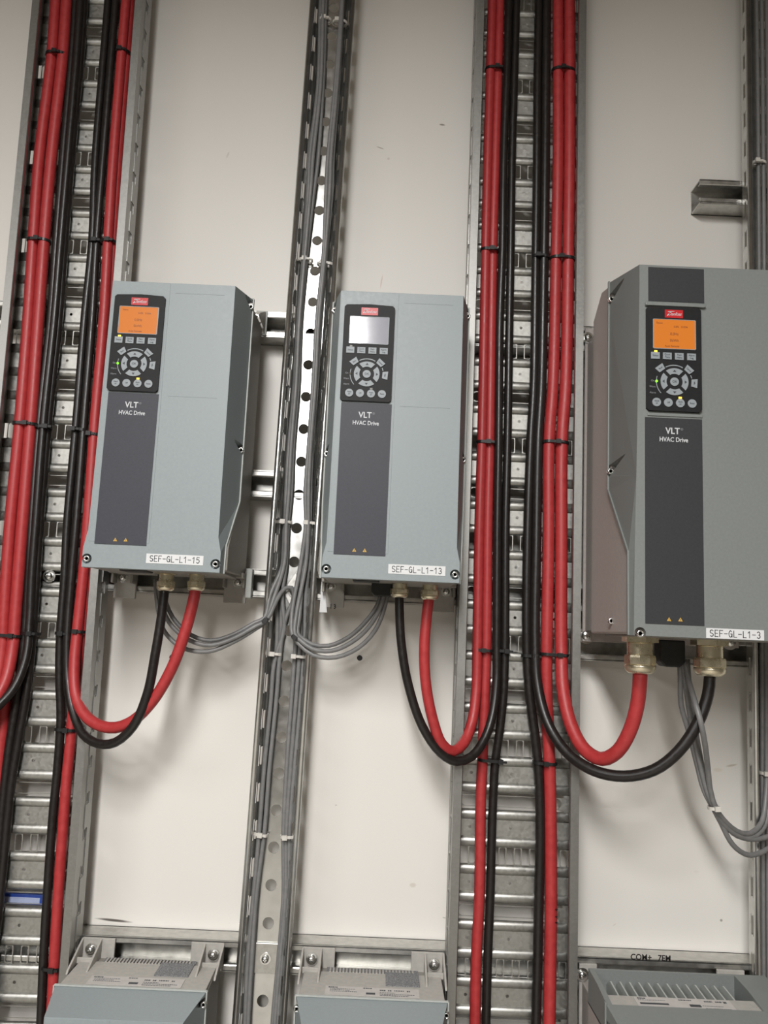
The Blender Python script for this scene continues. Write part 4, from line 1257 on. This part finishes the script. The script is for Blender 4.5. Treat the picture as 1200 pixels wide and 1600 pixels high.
cable([(2.8, 96, 1566.2), (-3.4, 96, 1538.3), (-22.4, 94, 1510.1), (-43.6, 90, 1490.1), (-70.8, 86, 1477.0), (-95.3, 80, 1477.7), (-111.0, 76, 1486.1), (-118.2, 72, 1492.3), (-117.6, 66, 1520.3), (-117.3, 56, 1596.6), (-114.9, 56, 1654.7), (-118.1, 56, 1703.5), (-118.0, 56, 1772.9), (-116.4, 56, 1874.0), (-116.4, 56, 1977.4), (-112.4, 56, 2083.3), (-112.1, 56, 2202.6), (-112.7, 56, 2246.7), (-108.2, 56, 2381.8), (-106.3, 56, 2532.5), (-107.0, 56, 2603.6), (-108.6, 56, 2770.0)],
      3.2, 'grey_cable', 'grey cable from the middle drive into the channel, top strand',
      'grey_control_cable', 'grey control cables')
cable([(-108.8, 49.5, 2770.0), (-107.9, 49.5, 2609.3), (-107.5, 49.5, 2537.9), (-110.3, 49.5, 2386.3), (-115.8, 49.5, 2250.5), (-115.5, 49.5, 2206.1), (-114.2, 49.5, 2086.3), (-118.5, 49.5, 1979.8), (-118.8, 49.5, 1875.9), (-120.1, 49.5, 1774.2), (-121.0, 49.5, 1704.4), (-117.3, 49.5, 1655.4), (-121.7, 49.5, 1596.9), (-125.6, 49.5, 1548.8), (-122.7, 49.5, 1482.6), (-123.9, 49.5, 1389.6), (-125.0, 49.5, 1298.5), (-124.3, 49.5, 1209.4), (-119.0, 49.5, 1122.4), (-121.0, 49.5, 1036.8), (-123.9, 49.5, 953.0), (-122.4, 49.5, 871.1), (-114.1, 49.5, 420.0)],
      3.2, 'grey_cable', 'grey cable in the right bundle of the middle channel, nearest the bare base',
      'grey_control_cable', 'grey control cables')
cable([(-109.6, 55.3, 2770.0), (-106.3, 55.3, 2604.2), (-104.9, 55.3, 2533.1), (-104.6, 55.3, 2382.5), (-107.0, 55.3, 2247.4), (-105.7, 55.3, 2203.3), (-109.6, 55.3, 2083.8), (-113.0, 55.3, 1977.8), (-112.3, 55.3, 1874.4), (-114.6, 55.3, 1773.2), (-112.7, 55.3, 1703.8), (-111.0, 55.3, 1655.0), (-115.3, 51, 1597.1), (-118.8, 51, 1549.0), (-115.9, 51, 1482.9), (-117.2, 51, 1390.0), (-119.3, 51, 1299.0), (-120.0, 51, 1209.9), (-116.1, 51, 1123.0), (-118.7, 51, 1037.5), (-120.7, 51, 953.8), (-119.1, 51, 871.9), (-110.3, 51, 420.0)],
      3.2, 'grey_cable', 'grey cable in the right bundle of the middle channel, between its neighbours',
      'grey_control_cable', 'grey control cables')
cable([(-109.9, 49.5, 2770.0), (-106.8, 49.5, 2609.4), (-105.4, 49.5, 2538.0), (-105.1, 49.5, 2386.6), (-107.5, 49.5, 2250.8), (-106.2, 49.5, 2206.5), (-110.1, 49.5, 2086.5), (-113.5, 49.5, 1980.0), (-112.9, 49.5, 1876.1), (-115.2, 49.5, 1774.4), (-113.2, 49.5, 1704.8), (-111.5, 49.5, 1655.7), (-109.2, 49.5, 1597.5), (-112.2, 49.5, 1549.4), (-109.4, 49.5, 1483.2), (-110.7, 49.5, 1390.1), (-113.9, 49.5, 1299.0), (-116.0, 49.5, 1209.8), (-113.5, 49.5, 1122.6), (-116.6, 49.5, 1037.0), (-117.7, 49.5, 953.3), (-116.2, 49.5, 871.3), (-107.9, 49.5, 420.0)],
      3.2, 'grey_cable', 'grey cable in the right bundle of the middle channel, nearest the right rim',
      'grey_control_cable', 'grey control cables')
cable([(411.9, 150, 1480.7), (412.6, 150, 1455.0), (413.9, 148, 1420.8), (424.7, 144, 1387.0), (437.0, 140, 1344.8), (449.3, 134, 1306.6), (463.5, 128, 1283.5), (476.9, 120, 1263.2), (498.0, 108, 1232.0), (526.8, 92, 1215.7), (561.9, 74, 1221.2), (591.8, 60, 1241.7)],
      3.6, 'grey_cable', 'grey cable under the largest drive, left strand to the white tie',
      'grey_control_cable', 'grey control cables')
cable([(414.7, 152, 1480.9), (418.0, 152, 1455.3), (424.4, 150, 1412.9), (430.9, 148, 1379.3), (441.5, 144, 1337.2), (452.9, 138, 1303.4), (463.7, 132, 1284.3), (477.9, 122, 1263.6), (500.9, 108, 1246.4), (527.2, 92, 1237.0), (562.3, 74, 1237.6), (592.0, 60, 1250.5)],
      3.6, 'grey_cable', 'grey cable under the largest drive, middle strand to the white tie',
      'grey_control_cable', 'grey control cables')
cable([(416.7, 156, 1481.1), (419.3, 158, 1460.0), (415.7, 190, 1432.6), (418.4, 204, 1405.5), (429.3, 190, 1376.2), (444.7, 160, 1339.9), (454.0, 144, 1308.7), (463.8, 136, 1285.1), (478.8, 124, 1268.3), (502.8, 108, 1250.7), (530.0, 90, 1244.3), (552.7, 76, 1256.8), (566.4, 62, 1294.0), (572.8, 54, 1373.9), (574.9, 52, 1512.7), (576.2, 50, 1705.5)],
      3.6, 'grey_cable', 'grey cable under the largest drive, right strand over the black loop',
      'grey_control_cable', 'grey control cables')
cable([(423.9, 146, 1481.1), (425.4, 146, 1455.3), (431.0, 144, 1412.7), (438.3, 142, 1370.4), (447.2, 140, 1328.5), (456.3, 136, 1303.1), (468.7, 128, 1282.1), (485.5, 116, 1258.5), (506.1, 104, 1243.1), (533.4, 88, 1238.8), (559.0, 72, 1251.8), (572.8, 58, 1293.6), (577.5, 54, 1374.1), (580.6, 52, 1513.0)],
      3.6, 'grey_cable', 'grey cable under the largest drive, fourth strand',
      'grey_control_cable', 'grey control cables')
cable([(584.8, 52, 2770.0), (583.8, 52, 2640.8), (581.9, 52, 2394.6), (578.2, 52, 2117.1), (573.5, 52, 1804.6), (569.2, 52, 1512.5), (564.2, 52, 1194.8), (559.5, 52, 899.6), (551.9, 52, 420.0)],
      3.2, 'grey_cable', 'grey cable inside the right edge channel, left strand',
      'grey_control_cable', 'grey control cables')
cable([(593.6, 52, 2770.0), (592.5, 52, 2641.3), (590.3, 52, 2395.0), (586.3, 52, 2117.5), (581.4, 52, 1805.0), (576.8, 52, 1512.8), (571.5, 52, 1195.2), (566.6, 52, 899.9), (558.6, 52, 420.0)],
      3.2, 'grey_cable', 'grey cable inside the right edge channel, middle strand',
      'grey_control_cable', 'grey control cables')
cable([(602.4, 52, 2770.0), (601.1, 52, 2641.7), (598.7, 52, 2395.4), (594.5, 52, 2117.8), (589.3, 52, 1805.3), (584.4, 52, 1513.1), (578.9, 52, 1195.5), (573.7, 52, 900.2), (565.2, 52, 420.0)],
      3.2, 'grey_cable', 'grey cable inside the right edge channel, right strand',
      'grey_control_cable', 'grey control cables')

# pen marks on one red cable
mb = MB()
for (x_, z_, w_) in ((260.3, 1123.5) + (5.0,), (260.4, 1114.1) + (4.0,), (260.5, 1106.4) + (5.0,)):
    for k in range(5):
        a0, a1 = radians(62 - k * 11), radians(62 - (k + 1) * 11)
        dz = abs(k - 2) * .7
        r_ = 8.95
        mb.add([(x_ + r_ * cos(a0), 58 + r_ * sin(a0), z_ - .9 + dz), (x_ + r_ * cos(a1), 58 + r_ * sin(a1), z_ - .9 + dz), (x_ + r_ * cos(a1), 58 + r_ * sin(a1), z_ + .9 + dz), (x_ + r_ * cos(a0), 58 + r_ * sin(a0), z_ + .9 + dz)], [(0, 1, 2, 3)], 'inkm')
b_ = (260.4, 1114.1)
tag(mb.build('marker_writing', None, (b_[0], 58, b_[1]), solid=.15), 'three small black pen strokes on the thick red cable low in the centre right tray', 'writing')

# ------------------------------------------------------------------ cable ties
def cable_tie(c, w, h, label, m='tie', head=0.0, group='black cable ties', ang=0.0, tail=6, band=4.2):
    """loop around a bundle: c centre, w across, h in depth; head at a fraction of the width"""
    x, d, z = c
    mb = MB()
    n = 20
    ring = []
    r = min(w, h) / 2
    for p in stadium(0, 0, w, h, 6):
        ring.append(p)
    ca, sa = cos(ang), sin(ang)
    rings = []
    for (off, dz) in ((0, -band / 2), (1.3, -band / 2), (1.3, band / 2), (0, band / 2)):
        rg = []
        for (u, v) in ring:
            L = sqrt(u * u + v * v) or 1
            k = 1 + off / L
            uu, vv = u * k, v * k
            rg.append((x + uu * ca - dz * sa, d + vv, z + uu * sa + dz * ca))
        rings.append(rg)
    rings.append(rings[0])
    mb.loft(rings, m, False, caps=False)
    hx = head * w
    u0 = hx
    for (a0, a1, b0, b1, e0, e1) in ((u0 - 3.6, u0 + 3.6, h / 2, h / 2 + 4.6, -3.2, 3.2), (u0 + 3, u0 + 3 + tail, h / 2 + 1.4, h / 2 + 2.8, -1.6, 1.6)):
        vs = []
        for a in (a0, a1):
            for b in (b0, b1):
                for e in (e0, e1):
                    vs.append((x + a * ca - e * sa, d + b, z + a * sa + e * ca))
        mb.add(vs, [(0, 1, 3, 2), (4, 6, 7, 5), (0, 4, 5, 1), (2, 3, 7, 6), (0, 2, 6, 4), (1, 5, 7, 3)], m)
    return tag(mb.build('cable_tie', None, (x, d, z)), label, 'cable tie', group)


cable_tie((-564.7, 61, 2405.5), 34, 20, 'highest black tie around the left red pair of the left tray', 'tie', 0, ang=-0.03)
cable_tie((-561.1, 61, 2084.8), 35, 20, 'second black tie from the top around the left red pair of the left tray', 'tie', 0, ang=-0.03)
cable_tie((-551.3, 61, 1789.3), 37, 21, 'black tie mid height around the left red pair of the left tray', 'tie', 0.1, ang=-0.03)
cable_tie((-542.5, 61, 1471.1), 38, 21, 'lowest black tie around the left red pair of the left tray', 'tie', 0.2, ang=-0.03)
cable_tie((-458.8, 59, 2416.6), 22, 20, 'highest black tie around the right reds of the left tray', 'tie', -0.1, ang=-0.03)
cable_tie((-451.2, 59, 2088.7), 22, 20, 'second black tie from the top on the right reds of the left tray', 'tie', 0, ang=-0.03)
cable_tie((-446.5, 59, 1777.5), 22, 20, 'black tie around the right reds beside the leftmost drive', 'tie', -0.2, ang=-0.03)
cable_tie((-440.3, 60, 1481.1), 21, 22, 'black tie where the red loop of the leftmost drive begins', 'tie', -0.1, ang=-0.03)
cable_tie((-447.4, 57, 1340.0), 30, 17, 'low black tie in the left tray under the loops', 'tie', 0.1, ang=-0.03)
cable_tie((-435.5, 57, 1016.7), 26, 17, 'lowest black tie in the left tray near the bottom of the photo', 'tie', 0.1, ang=-0.03)
cable_tie((-472.8, 58, 2089.3), 22, 14, 'black tie around the right black pair of the left tray', 'tie', 0, ang=-0.03)
cable_tie((-470.0, 58, 1784.7), 22, 14, 'black tie around the black pair beside the leftmost drive', 'tie', -0.3, ang=-0.03)
cable_tie((-465.2, 58, 1477.2), 20, 15, 'black tie on the black pair under the leftmost drive', 'tie', 0, ang=-0.03)
cable_tie((-524.1, 60, 1785.8), 24, 19, 'black tie around the left blacks of the left tray', 'tie', 0.3, ang=-0.03)
cable_tie((-509.5, 60, 1475.3), 24, 18, 'low black tie around the left blacks of the left tray', 'tie', 0, ang=-0.03)
cable_tie((148.1, 59, 2414.7), 27, 19, 'highest black tie around the reds left in the centre right tray', 'tie', 0.15, ang=-0.03)
cable_tie((148.7, 59, 2102.5), 27, 19, 'second black tie around the reds left in the centre right tray', 'tie', 0.1, ang=-0.03)
cable_tie((150.6, 59, 1792.2), 27, 19, 'black tie mid height around the reds left in the centre right tray', 'tie', 0.1, ang=-0.03)
cable_tie((153.9, 59, 1479.7), 29, 20, 'lowest black tie around the reds left in the centre right tray', 'tie', 0, ang=-0.03)
cable_tie((181.3, 59, 1480.0), 24, 15, 'black tie around the blacks left in the centre right tray', 'tie', 0.3, ang=-0.03)
cable_tie((169.3, 58, 1323.0), 34, 18, 'black tie under the loops of the middle drive', 'tie', 0.4, ang=-0.03)
cable_tie((260.9, 60, 2417.1), 36, 21, 'highest black tie around the reds right in the centre right tray', 'tie', -0.05, ang=-0.03)
cable_tie((263.9, 60, 2093.5), 37, 21, 'second black tie around the reds right in the centre right tray', 'tie', -0.1, ang=-0.03)
cable_tie((256.9, 60, 1796.7), 38, 21, 'black tie mid height around the reds right in the centre right tray', 'tie', 0.05, ang=-0.03)
cable_tie((259.0, 62, 1477.8), 40, 23, 'lowest black tie around the reds right in the centre right tray', 'tie', 0.15, ang=-0.03)
cable_tie((224.9, 58, 1474.4), 26, 16, 'black tie around the black pair right in the centre right tray', 'tie', 0.2, ang=-0.03)
cable_tie((229.9, 58, 2096.0), 26, 16, 'upper black tie around the black pair right in the centre right tray', 'tie', -0.2, ang=-0.03)
cable_tie((248.1, 58, 1322.8), 34, 20, 'black tie under the loops of the largest drive', 'tie', 0, ang=-0.03)
cable_tie((-132.8, 53, 2496.1), 20, 12, 'highest pale tie in the middle channel, left bundle', 'tie_w', -0.1, ang=-0.03, group='pale nylon cable ties')
cable_tie((-108.2, 53, 2492.6), 22, 12, 'highest pale tie in the middle channel, right bundle', 'tie_w', -0.2, ang=-0.03, group='pale nylon cable ties')
cable_tie((-140.8, 53, 2075.9), 21, 12, 'pale tie left in the middle channel above the shiny patch', 'tie_w', -0.1, ang=-0.03, group='pale nylon cable ties')
cable_tie((-110.1, 53, 2070.9), 24, 12, 'pale tie right in the middle channel above the shiny patch', 'tie_w', -0.2, ang=-0.03, group='pale nylon cable ties')
cable_tie((-147.9, 54, 1657.4), 18, 13, 'pale tie left in the middle channel beside a dark hole', 'tie_w', -0.2, ang=-0.03, group='pale nylon cable ties')
cable_tie((-108.3, 54, 1657.2), 24, 14, 'pale tie right in the middle channel beside a dark hole', 'tie_w', -0.35, ang=-0.03, group='pale nylon cable ties')
cable_tie((-151.2, 54, 1460.9), 18, 12, 'pale tie left in the middle channel just under the black ties', 'tie_w', -0.2, ang=-0.03, group='pale nylon cable ties')
cable_tie((-115.2, 54, 1458.7), 20, 12, 'pale tie right in the middle channel just under the black ties', 'tie_w', -0.4, ang=-0.03, group='pale nylon cable ties')
cable_tie((-156.7, 53, 1206.2), 20, 12, 'lowest pale tie left in the middle channel', 'tie_w', 0, ang=-0.15, group='pale nylon cable ties')
cable_tie((-117.1, 53, 1204.4), 20, 12, 'lowest pale tie right in the middle channel', 'tie_w', -0.2, ang=0.05, group='pale nylon cable ties')
cable_tie((462.8, 132, 1284.3), 13, 16, 'pale tie around the grey cables hanging under the largest drive', 'tie_w', 0.1, ang=0.1, group='pale nylon cable ties', tail=2)
cable_tie((581.1, 53, 2275.5), 20, 12, 'pale tie in the right edge channel, high up', 'tie_w', -0.3, ang=-0.03, group='pale nylon cable ties')
cable_tie((570.7, 54, 1321.4), 16, 14, 'pale tie in the right edge channel, low down', 'tie_w', -0.2, ang=-0.03, group='pale nylon cable ties')
cable_tie((-164.7, 82, 1508.7), 9, 14, 'small black tie where the control cables of the leftmost drive join the channel', 'tie', 0, ang=0.9, tail=3)
cable_tie((-121.3, 76, 1486.6), 9, 14, 'small black tie where the control cables of the middle drive join the channel', 'tie', 0, ang=-0.6, tail=3)
